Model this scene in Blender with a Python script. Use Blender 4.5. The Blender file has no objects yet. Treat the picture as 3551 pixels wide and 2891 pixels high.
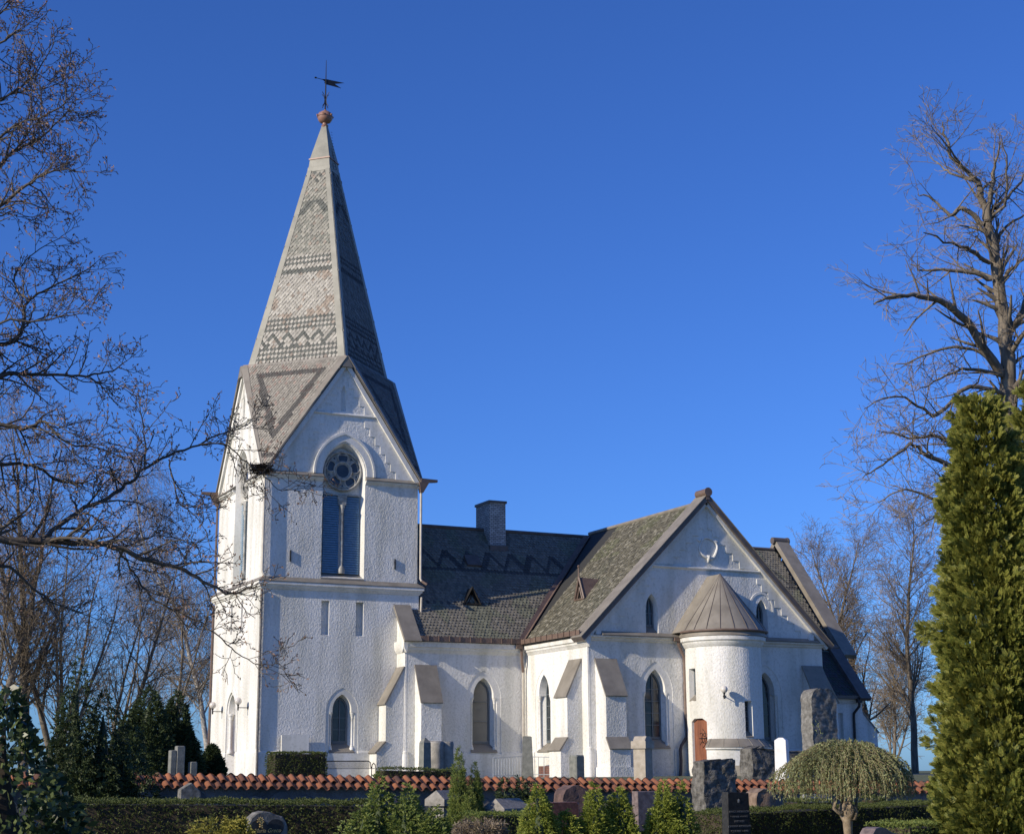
import bpy, math, random
import numpy as np
from mathutils import Vector, Matrix, noise
from mathutils.geometry import tessellate_polygon
R = math.radians
PI = math.pi
sc = bpy.context.scene
COL = sc.collection

# ------------------------------------------------------------------ camera, sky, sun
CP = dict(cx=-21.92, cy=-70.93, cz=-0.257, yaw=-26.334, pitch=12.848, roll=-0.36, f=5409.457)
cy_, sy_ = math.cos(R(CP['yaw'])), math.sin(R(CP['yaw']))
cp_, sp_ = math.cos(R(CP['pitch'])), math.sin(R(CP['pitch']))
cr_, sr_ = math.cos(R(CP['roll'])), math.sin(R(CP['roll']))
F_ = Vector((-sy_*cp_, cy_*cp_, sp_)); R0 = Vector((cy_, sy_, 0)); U0 = Vector((sy_*sp_, -cy_*sp_, cp_))
RT = cr_*R0 + sr_*U0; UP = -sr_*R0 + cr_*U0
EYE = Vector((CP['cx'], CP['cy'], CP['cz']))
cam = bpy.data.cameras.new('camera'); cam.sensor_width = 36; cam.lens = CP['f']/3551*36
cam.clip_start = 0.1; cam.clip_end = 3000
camo = bpy.data.objects.new('camera', cam); COL.objects.link(camo)
M = Matrix.Identity(4)
for i, a in enumerate((RT, UP, -F_)):
    for j in range(3): M[j][i] = a[j]
M.translation = EYE
camo.matrix_world = M
sc.camera = camo

SUN_G, SUN_EL = 8.5, 22.5          # degrees south of due west, elevation
tosun = Vector((-math.cos(R(SUN_G))*math.cos(R(SUN_EL)), -math.sin(R(SUN_G))*math.cos(R(SUN_EL)), math.sin(R(SUN_EL))))
w = bpy.data.worlds.new('World'); sc.world = w; w.use_nodes = True
nt = w.node_tree; nt.nodes.clear()
sky = nt.nodes.new('ShaderNodeTexSky'); sky.sky_type = 'NISHITA'; sky.sun_disc = False
sky.sun_elevation = R(SUN_EL); sky.sun_rotation = math.atan2(tosun.x, tosun.y)
sky.air_density = 1.0; sky.dust_density = 0.5; sky.ozone_density = 3.2; sky.altitude = 200
bg = nt.nodes.new('ShaderNodeBackground'); bg.inputs[1].default_value = 0.13
wo = nt.nodes.new('ShaderNodeOutputWorld')
tint = nt.nodes.new('ShaderNodeMix'); tint.data_type = 'RGBA'; tint.blend_type = 'MULTIPLY'; tint.inputs[0].default_value = 1
tint.inputs[7].default_value = (.34, .61, 1.20, 1)        # a very clear, dry spring sky
nt.links.new(sky.outputs[0], tint.inputs[6]); nt.links.new(tint.outputs[2], bg.inputs[0]); nt.links.new(bg.outputs[0], wo.inputs[0])
sl = bpy.data.lights.new('sun', 'SUN'); sl.energy = 5.1; sl.angle = R(0.5); sl.color = (1.0, 0.885, 0.71)
so = bpy.data.objects.new('sun', sl); COL.objects.link(so)
so.rotation_euler = tosun.to_track_quat('Z', 'Y').to_euler()
sc.view_settings.view_transform = 'Standard'; sc.view_settings.look = 'None'
sc.view_settings.exposure = 0.0; sc.view_settings.gamma = 1.0

# photo point (in a 2132 px wide copy) at world depth y -> world
def at(u, v, Y):
    u = u*1.66557; v = v*1.66557
    d = F_ + RT*((u-1775.5)/CP['f']) + UP*((1445.5-v)/CP['f'])
    t = (Y-EYE.y)/d.y
    return EYE + d*t

# ------------------------------------------------------------------ tagging
def tag(o, label=None, cat=None, group=None, kind=None):
    if label: o['label'] = label
    if cat: o['category'] = cat
    if group: o['group'] = group
    if kind: o['kind'] = kind
    return o
def empty(name, loc, label, cat, group=None, rz=0.0):
    o = bpy.data.objects.new(name, None); COL.objects.link(o)
    o.location = loc; o.rotation_euler = (0, 0, rz); o.empty_display_size = .2
    return tag(o, label, cat, group)
def copy_tree(o, parent=None):
    c = o.copy(); COL.objects.link(c)
    if parent: c.parent = parent
    for ch in list(o.children): copy_tree(ch, c)
    return c

# ------------------------------------------------------------------ materials
MATS = {}
def mat(name, c1, c2=None, scale=4.0, rough=0.8, bump=0.0, bscale=None, bdist=0.02, metallic=0.0, detail=6,
        c3=None, island=False, spec=None, streak=False, lo=.35, hi=.65, transl=0.0, warp=0, bdetail=5):
    m = bpy.data.materials.new(name); m.use_nodes = True; MATS[name] = m
    n = m.node_tree; L = n.links; b = n.nodes['Principled BSDF']
    b.inputs['Roughness'].default_value = rough; b.inputs['Metallic'].default_value = metallic
    if spec is not None: b.inputs['Specular IOR Level'].default_value = spec
    tc = n.nodes.new('ShaderNodeTexCoord')
    src = tc.outputs['Object']
    if streak:
        mp = n.nodes.new('ShaderNodeMapping'); mp.inputs['Scale'].default_value = (1, 1, .22)
        L.new(src, mp.inputs[0]); srcs = mp.outputs[0]
    else: srcs = src
    if c2 is None:
        b.inputs['Base Color'].default_value = (*c1, 1); colout = None
    else:
        rp = n.nodes.new('ShaderNodeValToRGB'); rp.color_ramp.elements[0].position = lo; rp.color_ramp.elements[1].position = hi
        rp.color_ramp.elements[0].color = (*c1, 1); rp.color_ramp.elements[1].color = (*c2, 1)
        if c3: e = rp.color_ramp.elements.new((lo+hi)/2); e.color = (*c3, 1)
        if island:
            g = n.nodes.new('ShaderNodeNewGeometry')
            mx = n.nodes.new('ShaderNodeMath'); mx.operation = 'MULTIPLY'; mx.inputs[1].default_value = .75
            L.new(g.outputs['Random Per Island'], mx.inputs[0])
            nz = n.nodes.new('ShaderNodeTexNoise'); nz.inputs['Scale'].default_value = scale; nz.inputs['Detail'].default_value = 3
            L.new(srcs, nz.inputs['Vector'])
            ad = n.nodes.new('ShaderNodeMath'); ad.operation = 'MULTIPLY_ADD'; ad.inputs[1].default_value = .6; 
            L.new(nz.outputs[0], ad.inputs[0]); L.new(mx.outputs[0], ad.inputs[2])
            L.new(ad.outputs[0], rp.inputs[0]); rp.color_ramp.elements[0].position = .25; rp.color_ramp.elements[-1].position = 1.05 if not c3 else 1.0
            rp.color_ramp.elements[-1].position = 1.0
        else:
            nz = n.nodes.new('ShaderNodeTexNoise'); nz.inputs['Scale'].default_value = scale; nz.inputs['Detail'].default_value = detail
            nz.inputs['Roughness'].default_value = .6
            if warp: nz.inputs['Distortion'].default_value = warp
            L.new(srcs, nz.inputs['Vector']); L.new(nz.outputs[0], rp.inputs[0])
        L.new(rp.outputs[0], b.inputs['Base Color']); colout = rp.outputs[0]
    if bump:
        bn = n.nodes.new('ShaderNodeTexNoise'); bn.inputs['Scale'].default_value = bscale or scale*4; bn.inputs['Detail'].default_value = bdetail
        bn.inputs['Roughness'].default_value = .55
        L.new(src, bn.inputs['Vector'])
        bp = n.nodes.new('ShaderNodeBump'); bp.inputs['Strength'].default_value = bump; bp.inputs['Distance'].default_value = bdist
        L.new(bn.outputs[0], bp.inputs['Height']); L.new(bp.outputs[0], b.inputs['Normal'])
    if transl:
        tr = n.nodes.new('ShaderNodeBsdfTranslucent'); ms = n.nodes.new('ShaderNodeMixShader'); ms.inputs[0].default_value = transl
        if colout: L.new(colout, tr.inputs[0])
        else: tr.inputs[0].default_value = (*c1, 1)
        o = n.nodes['Material Output']; L.new(b.outputs[0], ms.inputs[1]); L.new(tr.outputs[0], ms.inputs[2]); L.new(ms.outputs[0], o.inputs[0])
    return m
def attr_mat(name, rough=.75, bump=.3, bs=25, bd=.01, var=.25):
    m = bpy.data.materials.new(name); m.use_nodes = True; n = m.node_tree; L = n.links; b = n.nodes['Principled BSDF']
    b.inputs['Roughness'].default_value = rough
    a = n.nodes.new('ShaderNodeAttribute'); a.attribute_name = 'Col'
    nz = n.nodes.new('ShaderNodeTexNoise'); nz.inputs['Scale'].default_value = 9; nz.inputs['Detail'].default_value = 6
    tc = n.nodes.new('ShaderNodeTexCoord'); L.new(tc.outputs['Object'], nz.inputs[0])
    mr = n.nodes.new('ShaderNodeMapRange'); mr.inputs['From Min'].default_value = .3; mr.inputs['From Max'].default_value = .7
    mr.inputs['To Min'].default_value = 1-var; mr.inputs['To Max'].default_value = 1+var
    L.new(nz.outputs[0], mr.inputs[0])
    vm = n.nodes.new('ShaderNodeVectorMath'); vm.operation = 'SCALE'; L.new(a.outputs['Color'], vm.inputs[0]); L.new(mr.outputs[0], vm.inputs['Scale'])
    L.new(vm.outputs[0], b.inputs['Base Color'])
    bn = n.nodes.new('ShaderNodeTexNoise'); bn.inputs['Scale'].default_value = bs; L.new(tc.outputs['Object'], bn.inputs[0])
    bp = n.nodes.new('ShaderNodeBump'); bp.inputs['Strength'].default_value = bump; bp.inputs['Distance'].default_value = bd
    L.new(bn.outputs[0], bp.inputs['Height']); L.new(bp.outputs[0], b.inputs['Normal'])
    return m
def brick_mat(name, c1, c2, mortar, sx, rh):
    m = bpy.data.materials.new(name); m.use_nodes = True; n = m.node_tree; L = n.links; b = n.nodes['Principled BSDF']
    b.inputs['Roughness'].default_value = .85
    tc = n.nodes.new('ShaderNodeTexCoord'); sp = n.nodes.new('ShaderNodeSeparateXYZ'); L.new(tc.outputs['Object'], sp.inputs[0])
    ad = n.nodes.new('ShaderNodeMath'); L.new(sp.outputs[0], ad.inputs[0]); L.new(sp.outputs[1], ad.inputs[1])
    cb = n.nodes.new('ShaderNodeCombineXYZ'); L.new(ad.outputs[0], cb.inputs[0]); L.new(sp.outputs[2], cb.inputs[1])
    br = n.nodes.new('ShaderNodeTexBrick'); br.inputs['Scale'].default_value = 1; br.inputs['Brick Width'].default_value = sx
    br.inputs['Row Height'].default_value = rh; br.inputs['Mortar Size'].default_value = .011
    br.inputs['Color1'].default_value = (*c1, 1); br.inputs['Color2'].default_value = (*c2, 1); br.inputs['Mortar'].default_value = (*mortar, 1)
    L.new(cb.outputs[0], br.inputs['Vector']); L.new(br.outputs[0], b.inputs['Base Color'])
    bp = n.nodes.new('ShaderNodeBump'); bp.inputs['Strength'].default_value = .6; bp.inputs['Distance'].default_value = .02; bp.invert = True
    L.new(br.outputs['Fac'], bp.inputs['Height']); L.new(bp.outputs[0], b.inputs['Normal'])
    return m

# white lime plaster, thrown rough on the walls and trowelled smooth on the trim
def plaster(name, bumps, dirt):
    m = bpy.data.materials.new(name); m.use_nodes = True; n = m.node_tree; L = n.links; b = n.nodes['Principled BSDF']
    b.inputs['Roughness'].default_value = .92; b.inputs['Specular IOR Level'].default_value = .2
    tc = n.nodes.new('ShaderNodeTexCoord'); O = tc.outputs['Object']
    def nz(s, d, mp=None, dist=0):
        q = n.nodes.new('ShaderNodeTexNoise'); q.inputs['Scale'].default_value = s; q.inputs['Detail'].default_value = d; q.inputs['Distortion'].default_value = dist
        if mp:
            k = n.nodes.new('ShaderNodeMapping'); k.inputs['Scale'].default_value = mp; L.new(O, k.inputs[0]); L.new(k.outputs[0], q.inputs[0])
        else: L.new(O, q.inputs[0])
        return q.outputs[0]
    def ramp(src, a, ca, bb, cb):
        r = n.nodes.new('ShaderNodeValToRGB'); e = r.color_ramp.elements; e[0].position = a; e[0].color = (*ca, 1); e[1].position = bb; e[1].color = (*cb, 1)
        L.new(src, r.inputs[0]); return r.outputs[0]
    def mul(x, y, f=1.0):
        q = n.nodes.new('ShaderNodeMix'); q.data_type = 'RGBA'; q.blend_type = 'MULTIPLY'; q.inputs[0].default_value = f
        L.new(x, q.inputs[6]); L.new(y, q.inputs[7]); return q.outputs[2]
    base = ramp(nz(.35, 5), .3, (.68, .665, .62), .7, (.80, .785, .745))
    d1 = ramp(nz(1.3, 9, (1, 1, .16)), .36, (dirt, dirt, dirt*.96), .56, (1, 1, 1))
    d2 = ramp(nz(9, 6), .28, (.82, .82, .80), .5, (1, 1, 1))
    L.new(mul(mul(base, d1), d2), b.inputs['Base Color'])
    last = None
    for (s, dist, st, mp, dd) in bumps:
        bp = n.nodes.new('ShaderNodeBump'); bp.inputs['Strength'].default_value = st; bp.inputs['Distance'].default_value = dist
        L.new(nz(s, dd, mp, .6 if mp else 0), bp.inputs['Height'])
        if last: L.new(last, bp.inputs['Normal'])
        last = bp.outputs[0]
    L.new(last, b.inputs['Normal'])
    return m
ROUGH = plaster('rough_plaster', [(1.2, .05, .35, None, 3), (11.5, .034, .95, (1.05, 1.05, .85), 4), (34, .010, .5, None, 3)], .80)
SMOOTH = plaster('smooth_plaster', [(1.5, .04, .25, None, 3), (18, .006, .5, None, 5)], .82)
SHEET = mat('roof_sheet_metal', (.185, .165, .135), (.255, .23, .19), 1.6, .5, .15, 3, .02, spec=.4)
SHEETD = mat('dark_sheet_metal', (.085, .07, .06), (.13, .105, .09), 2.5, .5, .1, 5, .01)
SPIREM = mat('spire_sheet_metal', (.19, .185, .15), (.28, .27, .22), 1.2, .5, .2, 2.5, .03)
BROWN = mat('brown_gutter_metal', (.12, .082, .064), (.17, .118, .092), 3, .5)
PIPE = mat('pale_pipe_paint', (.40, .36, .30), (.52, .48, .40), 3, .5)
BLACK = mat('black_iron', (.012, .012, .014), rough=.5)
COPPER = mat('painted_copper', (.24, .125, .09), (.33, .18, .13), 5, .45)
GLASS = mat('window_glass', (.02, .025, .03), (.05, .055, .06), 2.0, .08, .25, 5, .01, spec=.6)
GLASSP = mat('window_blind_glass', (.13, .13, .115), (.17, .165, .145), .8, .15, spec=.5)
FRAME = mat('grey_window_paint', (.10, .12, .13), (.14, .16, .17), 4, .5)
LEAD = mat('lead_bars', (.16, .18, .20), rough=.5)
BLUE = mat('blue_louvre_paint', (.14, .26, .38), (.20, .33, .45), 5, .6)
DOORW = mat('orange_door_wood', (.14, .05, .028), (.26, .10, .05), 3, .45, .3, 20, .005, streak=True)
STONEB = mat('pale_base_stone', (.30, .26, .19), (.42, .37, .28), 4, .9, .4, 20, .01)
TRAC = mat('weathered_tracery_stone', (.22, .21, .18), (.46, .45, .41), 5, .9, .5, 20, .01)
SLATE = attr_mat('slate_scales')
SLATEB = mat('slate_underlay', (.03, .03, .028), rough=.9)

# ------------------------------------------------------------------ mesh builder
class MB:
    def __init__(s): s.v = []; s.f = []; s.m = []; s.c = []
    def add(s, vs, fs, mi=0, col=None):
        o = len(s.v); s.v += [tuple(x) for x in vs]
        for f in fs: s.f.append(tuple(o+i for i in f)); s.m.append(mi); s.c.append(col)
    def box(s, a, b, mi=0):
        (x0, y0, z0), (x1, y1, z1) = a, b
        s.add([(x0,y0,z0),(x1,y0,z0),(x1,y1,z0),(x0,y1,z0),(x0,y0,z1),(x1,y0,z1),(x1,y1,z1),(x0,y1,z1)],
              [(0,3,2,1),(4,5,6,7),(0,1,5,4),(1,2,6,5),(2,3,7,6),(3,0,4,7)], mi)
    def loft(s, A, B, mi=0, closed=True, cap0=False, cap1=False):
        n = len(A); vs = list(A)+list(B); fs = []
        for i in range(n if closed else n-1):
            j = (i+1) % n; fs.append((i, j, n+j, n+i))
        if cap0: fs.append(tuple(range(n-1, -1, -1)))
        if cap1: fs.append(tuple(range(n, 2*n)))
        s.add(vs, fs, mi)
    def hexa(s, A, B, mi=0): s.loft(A, B, mi, True, True, True)
    def tube(s, pts, r, n=8, mi=0, caps=True):
        pts = [Vector(p) for p in pts]; rs = r if hasattr(r, '__len__') else [r]*len(pts)
        rings = []; prev = None
        for i, p in enumerate(pts):
            d = (pts[min(i+1, len(pts)-1)]-pts[max(i-1, 0)])
            if d.length < 1e-9: d = Vector((0, 0, 1))
            d.normalize()
            if prev is None:
                a = Vector((0, 0, 1)) if abs(d.z) < .9 else Vector((1, 0, 0)); x = d.cross(a).normalized()
            else: x = (prev - d*prev.dot(d)); x = x.normalized() if x.length > 1e-6 else d.orthogonal().normalized()
            prev = x; y = d.cross(x)
            rings.append([p + (x*math.cos(2*PI*k/n)+y*math.sin(2*PI*k/n))*rs[i] for k in range(n)])
        vs = [v for rg in rings for v in rg]; fs = []
        for i in range(len(rings)-1):
            for k in range(n):
                l = (k+1) % n; fs.append((i*n+k, i*n+l, (i+1)*n+l, (i+1)*n+k))
        if caps: fs += [tuple(range(n-1, -1, -1)), tuple(range((len(rings)-1)*n, len(rings)*n))]
        s.add(vs, fs, mi)
    def lathe(s, prof, c, n=24, mi=0, a0=0, a1=2*PI):
        full = abs(a1-a0-2*PI) < 1e-6; k = n if full else n+1; vs = []
        for (r, z) in prof:
            for i in range(k):
                a = a0+(a1-a0)*i/n; vs.append((c[0]+r*math.cos(a), c[1]+r*math.sin(a), c[2]+z))
        fs = []
        for j in range(len(prof)-1):
            for i in range(n):
                l = (i+1) % k if full else i+1
                fs.append((j*k+i, j*k+l, (j+1)*k+l, (j+1)*k+i))
        s.add(vs, fs, mi)
    def prism(s, poly, T, w0, w1, mi=0):      # polygon in (u,v) extruded from w0 to w1
        tr = tessellate_polygon([[Vector((u, v, 0)) for u, v in poly]])
        A = [T(u, v, w0) for u, v in poly]; B = [T(u, v, w1) for u, v in poly]; n = len(poly)
        fs = [tuple(t) for t in tr]+[tuple(n+i for i in reversed(t)) for t in tr]
        for i in range(n): j = (i+1) % n; fs.append((i, j, n+j, n+i))
        s.add(A+B, fs, mi)
    def bx(s, T, u0, u1, v0, v1, w0, w1, mi=0):
        s.prism([(u0, v0), (u1, v0), (u1, v1), (u0, v1)], T, w0, w1, mi)
    def wall(s, T, outline, holes, mi=0, w=0.0):
        # holes: dicts out, inn (same count), d (depth), back(bool)
        loops = [outline]+[h['out'] for h in holes]
        flat = [p for l in loops for p in l]
        tr = tessellate_polygon([[Vector((u, v, 0)) for u, v in l] for l in loops])
        s.add([T(u, v, w) for u, v in flat], [tuple(t) for t in tr], mi)
        for h in holes:
            s.loft([T(u, v, w) for u, v in h['out']], [T(u, v, w-h['d']) for u, v in h['inn']], h.get('mi', mi))
            if h.get('back'):
                t2 = tessellate_polygon([[Vector((u, v, 0)) for u, v in h['inn']]])
                s.add([T(u, v, w-h['d']) for u, v in h['inn']], [tuple(t) for t in t2], h.get('mi', mi))
    def build(s, name, mats, parent=None, smooth=False, recalc=True, split=None):
        if split is None: split = parent is not None and len(s.f) < 6000
        if split:
            par = list(range(len(s.v)))
            def fd(a):
                while par[a] != a: par[a] = par[par[a]]; a = par[a]
                return a
            for f in s.f:
                r0 = fd(f[0])
                for i in f[1:]: par[fd(i)] = r0
            comp = {}
            for fi, f in enumerate(s.f): comp.setdefault(fd(f[0]), []).append(fi)
            bb = []
            for k, fs in comp.items():
                P = np.array([s.v[i] for fi in fs for i in s.f[fi]]); bb.append([P.min(0)-.03, P.max(0)+.03, list(fs)])
            ch_ = True
            while ch_:
                ch_ = False; out = []
                for b in bb:
                    for o in out:
                        if (b[0] <= o[1]).all() and (o[0] <= b[1]).all():
                            o[0] = np.minimum(o[0], b[0]); o[1] = np.maximum(o[1], b[1]); o[2] += b[2]; ch_ = True; break
                    else: out.append(b)
                bb = out
            if len(bb) > 1:
                res = None
                for b in bb:
                    q = MB(); mp = {}
                    for fi in sorted(b[2]):
                        for i in s.f[fi]:
                            if i not in mp: mp[i] = len(q.v); q.v.append(s.v[i])
                        q.f.append(tuple(mp[i] for i in s.f[fi])); q.m.append(s.m[fi]); q.c.append(s.c[fi])
                    r = q.build(name, mats, parent, smooth, recalc, False); res = res or r
                return res
        me = bpy.data.meshes.new(name); me.from_pydata(s.v, [], s.f)
        if not isinstance(mats, (list, tuple)): mats = [mats]
        for m in mats: me.materials.append(m)
        if len(mats) > 1: me.polygons.foreach_set('material_index', s.m)
        if any(c is not None for c in s.c):
            at_ = me.attributes.new('Col', 'FLOAT_COLOR', 'FACE')
            at_.data.foreach_set('color', np.array([(*(c or (.1, .1, .1)), 1) for c in s.c], dtype=np.float32).ravel())
        if recalc:
            import bmesh
            bm = bmesh.new(); bm.from_mesh(me); bmesh.ops.recalc_face_normals(bm, faces=bm.faces); bm.to_mesh(me); bm.free()
        if smooth:
            me.polygons.foreach_set('use_smooth', [True]*len(me.polygons))
            if smooth != 'all':
                me.set_sharp_from_angle(angle=R(40))
        me.update()
        o = bpy.data.objects.new(name, me); COL.objects.link(o)
        if parent: o.parent = parent
        return o
TS = lambda Y: (lambda u, v, w: Vector((u, Y-w, v)))          # south-facing wall at y=Y, w outward
TW = lambda X: (lambda u, v, w: Vector((X-w, -u, v)))         # west-facing wall at x=X, u=-y
def arch(c, hw, z0, zs, zt, n=10):
    """closed outline: bottom-left, bottom-right, up the right, pointed arch, down the left"""
    h = zt-zs; rad = (hw*hw+h*h)/(2*hw) if h > 0 else hw
    cxr = c+hw-rad; a1 = math.atan2(h, c-cxr)
    pts = [(c-hw, z0), (c+hw, z0)]
    rs = [(cxr+rad*math.cos(a1*i/n), zs+rad*math.sin(a1*i/n)) for i in range(n+1)]
    pts += rs; pts += [(2*c-x, z) for x, z in reversed(rs[:-1])]
    return pts

# ------------------------------------------------------------------ slate scales
def scales(mb, O, U, V, poly, w, e, colf, rng, lift=.035, tip=.6):
    """O origin, U,V unit vectors in the roof plane; poly in (u,v) convex; w width, e exposure"""
    N = U.cross(V).normalized()
    if N.z < 0: N = -N
    vs0 = min(p[1] for p in poly); vs1 = max(p[1] for p in poly)
    us0 = min(p[0] for p in poly); us1 = max(p[0] for p in poly)
    ar = sum(poly[i][0]*poly[(i+1) % len(poly)][1]-poly[(i+1) % len(poly)][0]*poly[i][1] for i in range(len(poly)))
    sg = 1 if ar > 0 else -1
    def inside(u, v):
        for i in range(len(poly)):
            a, b = poly[i], poly[(i+1) % len(poly)]
            if sg*((b[0]-a[0])*(v-a[1])-(b[1]-a[1])*(u-a[0])) < w*.22*math.hypot(b[0]-a[0], b[1]-a[1]): return False
        return True
    row = 0; v = vs0
    while v < vs1:
        k0 = int(math.floor(us0/w))-1; k1 = int(math.ceil(us1/w))+1; off = .5 if row % 2 else 0
        for k in range(k0, k1+1):
            u = (k+off)*w
            if not inside(u, v): continue
            hw = w*.49; a = lift*rng.uniform(.75, 1.3); j = rng.uniform(-.04, .04)*e
            shp = [(-hw, e*1.2, .004), (-hw, e*.15, a*.7), (-hw*.62, -e*tip*.55, a), (0, -e*tip+j, a), (hw*.62, -e*tip*.55, a), (hw, e*.15, a*.7), (hw, e*1.2, .004)]
            P = [O+U*(u+x)+V*(v+y)+N*z for x, y, z in shp]
            Q = [O+U*(u+x)+V*(v+y)+N*(z-.016) for x, y, z in shp[1:6]]
            col = colf(u, v, row, k)
            mb.add(P+Q, [(0, 1, 5, 6), (1, 2, 3, 4, 5), (1, 7, 8, 2), (2, 8, 9, 3), (3, 9, 10, 4), (4, 10, 11, 5)], 0, col)
        v += e; row += 1
def tri_roof(mb, under, A, B, Cc, w, e, colf, rng):
    """A,B the top corners, Cc the bottom corner (or any planar polygon given by list)"""
    pass
def frame_of(P0, P1, P2):
    N = (P1-P0).cross(P2-P0).normalized()
    if N.z < 0: N = -N
    U = Vector((0, 0, 1)).cross(N).normalized()      # horizontal in the plane
    V = N.cross(U).normalized()
    if V.z < 0: V = -V
    return U, V, N
def roof_poly(P, w, e, colf, rng, parent, name='roof', under_t=.12, O=None, lift=.035, tip=.6):
    P = [Vector(p) for p in P]; U, V, N = frame_of(P[0], P[1], P[2]); O = Vector(O) if O is not None else P[0]
    mb = MB(); poly = [((p-O).dot(U), (p-O).dot(V)) for p in P]
    scales(mb, O, U, V, poly, w, e, colf, rng, lift, tip)
    n = len(P)
    mb.add([p-N*.004 for p in P]+[p-N*under_t for p in P], [tuple(range(n)), tuple(range(2*n-1, n-1, -1))]+[(i, (i+1) % n, n+(i+1) % n, n+i) for i in range(n)], 1, (.03, .03, .03))
    return mb.build(name, [SLATE, SLATEB], parent, recalc=False)
exec_done = True

# ------------------------------------------------------------------ shape helpers for the church
def prof_u(mb, T, u0, u1, prof, mi=0):           # profile of (w,v) points swept along u
    mb.loft([T(u0, v, w) for w, v in prof], [T(u1, v, w) for w, v in prof], mi, True, True, True)
def raking(mb, T, a, b, w0, w1, t0, t1, mi=0):   # bar along a sloping line of the wall plane, t = offset square to it
    (ua, va), (ub, vb) = a, b; L = math.hypot(ub-ua, vb-va); n = (-(vb-va)/L, (ub-ua)/L)
    if n[1] < 0: n = (-n[0], -n[1])
    q = [(ua+n[0]*t0, va+n[1]*t0), (ub+n[0]*t0, vb+n[1]*t0), (ub+n[0]*t1, vb+n[1]*t1), (ua+n[0]*t1, va+n[1]*t1)]
    mb.prism(q, T, w0, w1, mi)
def arch_band(mb, T, c, hO, zO, hI, zI, z0, zs, w0, w1, mi=0, n=12):
    A = arch(c, hO, z0, zs, zO, n)[1:]+[arch(c, hO, z0, zs, zO, n)[0]]
    B = arch(c, hI, z0, zs, zI, n)[1:]+[arch(c, hI, z0, zs, zI, n)[0]]
    mb.loft([T(u, v, w1) for u, v in A], [T(u, v, w1) for u, v in B], mi, False)
    mb.loft([T(u, v, w0) for u, v in A], [T(u, v, w1) for u, v in A], mi, False)
    mb.loft([T(u, v, w1) for u, v in B], [T(u, v, w0) for u, v in B], mi, False)
def keyhole(c, hl, hu, z0, zs, zt, n=8):
    a = arch(c, hu, z0, zs, zt, n)
    return [(c-hl, z0), (c+hl, z0), (c+hl, zs-.12), (c+hu, zs-.12)]+a[2:]+[(c-hu, zs-.12), (c-hl, zs-.12)]
CH = empty('church', (0, 0, 0), 'white plastered church with slate spire and tiled gables behind the red-topped wall', 'church')
def lancet(T, c, z0, zs, zt, hg, trimz, trimh, glass, bars, sill=True, colon=True, d=.42, name='lancet_window', tz=None):
    """returns hole for the wall; builds window part with sub-parts"""
    hl, hu = (hg+.27, hg+.10) if colon else (hg+.12, hg+.10)
    zb = z0-.42 if sill else z0
    out = keyhole(c, hl, hu, zb, zs, zt+.14); inn = keyhole(c, hg+.03, hg+.03, z0, zs, zt+.02)
    fr = MB()
    ar = arch(c, hg+.03, z0, zs, zt+.02, 10); ai = arch(c, hg-.05, z0+.08, zs, zt-.07, 10)
    fr.loft([T(u, v, -d+.06) for u, v in ar], [T(u, v, -d+.06) for u, v in ai])
    fr.loft([T(u, v, -d+.06) for u, v in ai], [T(u, v, -d) for u, v in ai])
    o = fr.build(name, FRAME, CH)
    g = MB(); fl = [Vector((u, v, 0)) for u, v in ar]; t = tessellate_polygon([fl])
    g.add([T(u, v, -d+.02) for u, v in ar], [tuple(x) for x in t]); g.build('glass_pane', glass, o)
    if bars:
        b = MB(); zz = z0+.1
        if bars > 1: b.bx(T, c-.015, c+.015, z0+.1, zt-.1, -d+.03, -d+.07)
        while zz < zs+.1:
            b.bx(T, c-hg+.05, c+hg-.05, zz-.012, zz+.012, -d+.03, -d+.075); zz += .55 if bars > 1 else .95
        b.build('glazing_bars', LEAD, o)
    if sill:
        s = MB(); A = [T(c-hg-.03, z0, -d+.02), T(c+hg+.03, z0, -d+.02), T(c+hl, zb+.03, .05), T(c-hl, zb+.03, .05)]
        B = [p+Vector((0, 0, -.05)) for p in A]; s.hexa(A, B); s.build('window_sill', SHEET, o)
    if colon:
        k = MB()
        for sx in (-1, 1):
            p = T(c+sx*(hg+.185), 0, -.11)
            k.lathe([(.0, zb+.12), (.11, zb+.12), (.11, zb+.22), (.08, zb+.27), (.09, zb+.31), (.058, zb+.36), (.058, zs-.40), (.075, zs-.38), (.06, zs-.36), (.10, zs-.20), (.115, zs-.18), (.115, zs-.13), (0, zs-.13)], (p.x, p.y, 0), 12)
        k.build('colonnette', SMOOTH, o, smooth=True)
    if trimh:
        to = arch(c, trimh, tz if tz is not None else zb-.005, zs-.1, trimz, 10); su = MB()
        su.wall(T, to, [dict(out=out, inn=inn, d=d-.02)], 0, -.022); su.build('window_surround', SMOOTH, o, recalc=False, split=False)
        return dict(out=to, inn=to, d=.022, mi=0), o
    return dict(out=out, inn=inn, d=d, mi=1), o
def trim_band(T, c, zs, zt, trimz, trimh, hl, z0, w=.03):
    mb = MB(); mb_in = hl
    A = arch(c, trimh, z0, zs-.1, trimz, 10); 
    arch_band(mb, T, c, trimh, trimz, mb_in, zt+.14, z0, zs-.1 if False else zs-.1, 0, w)
    return mb

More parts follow.
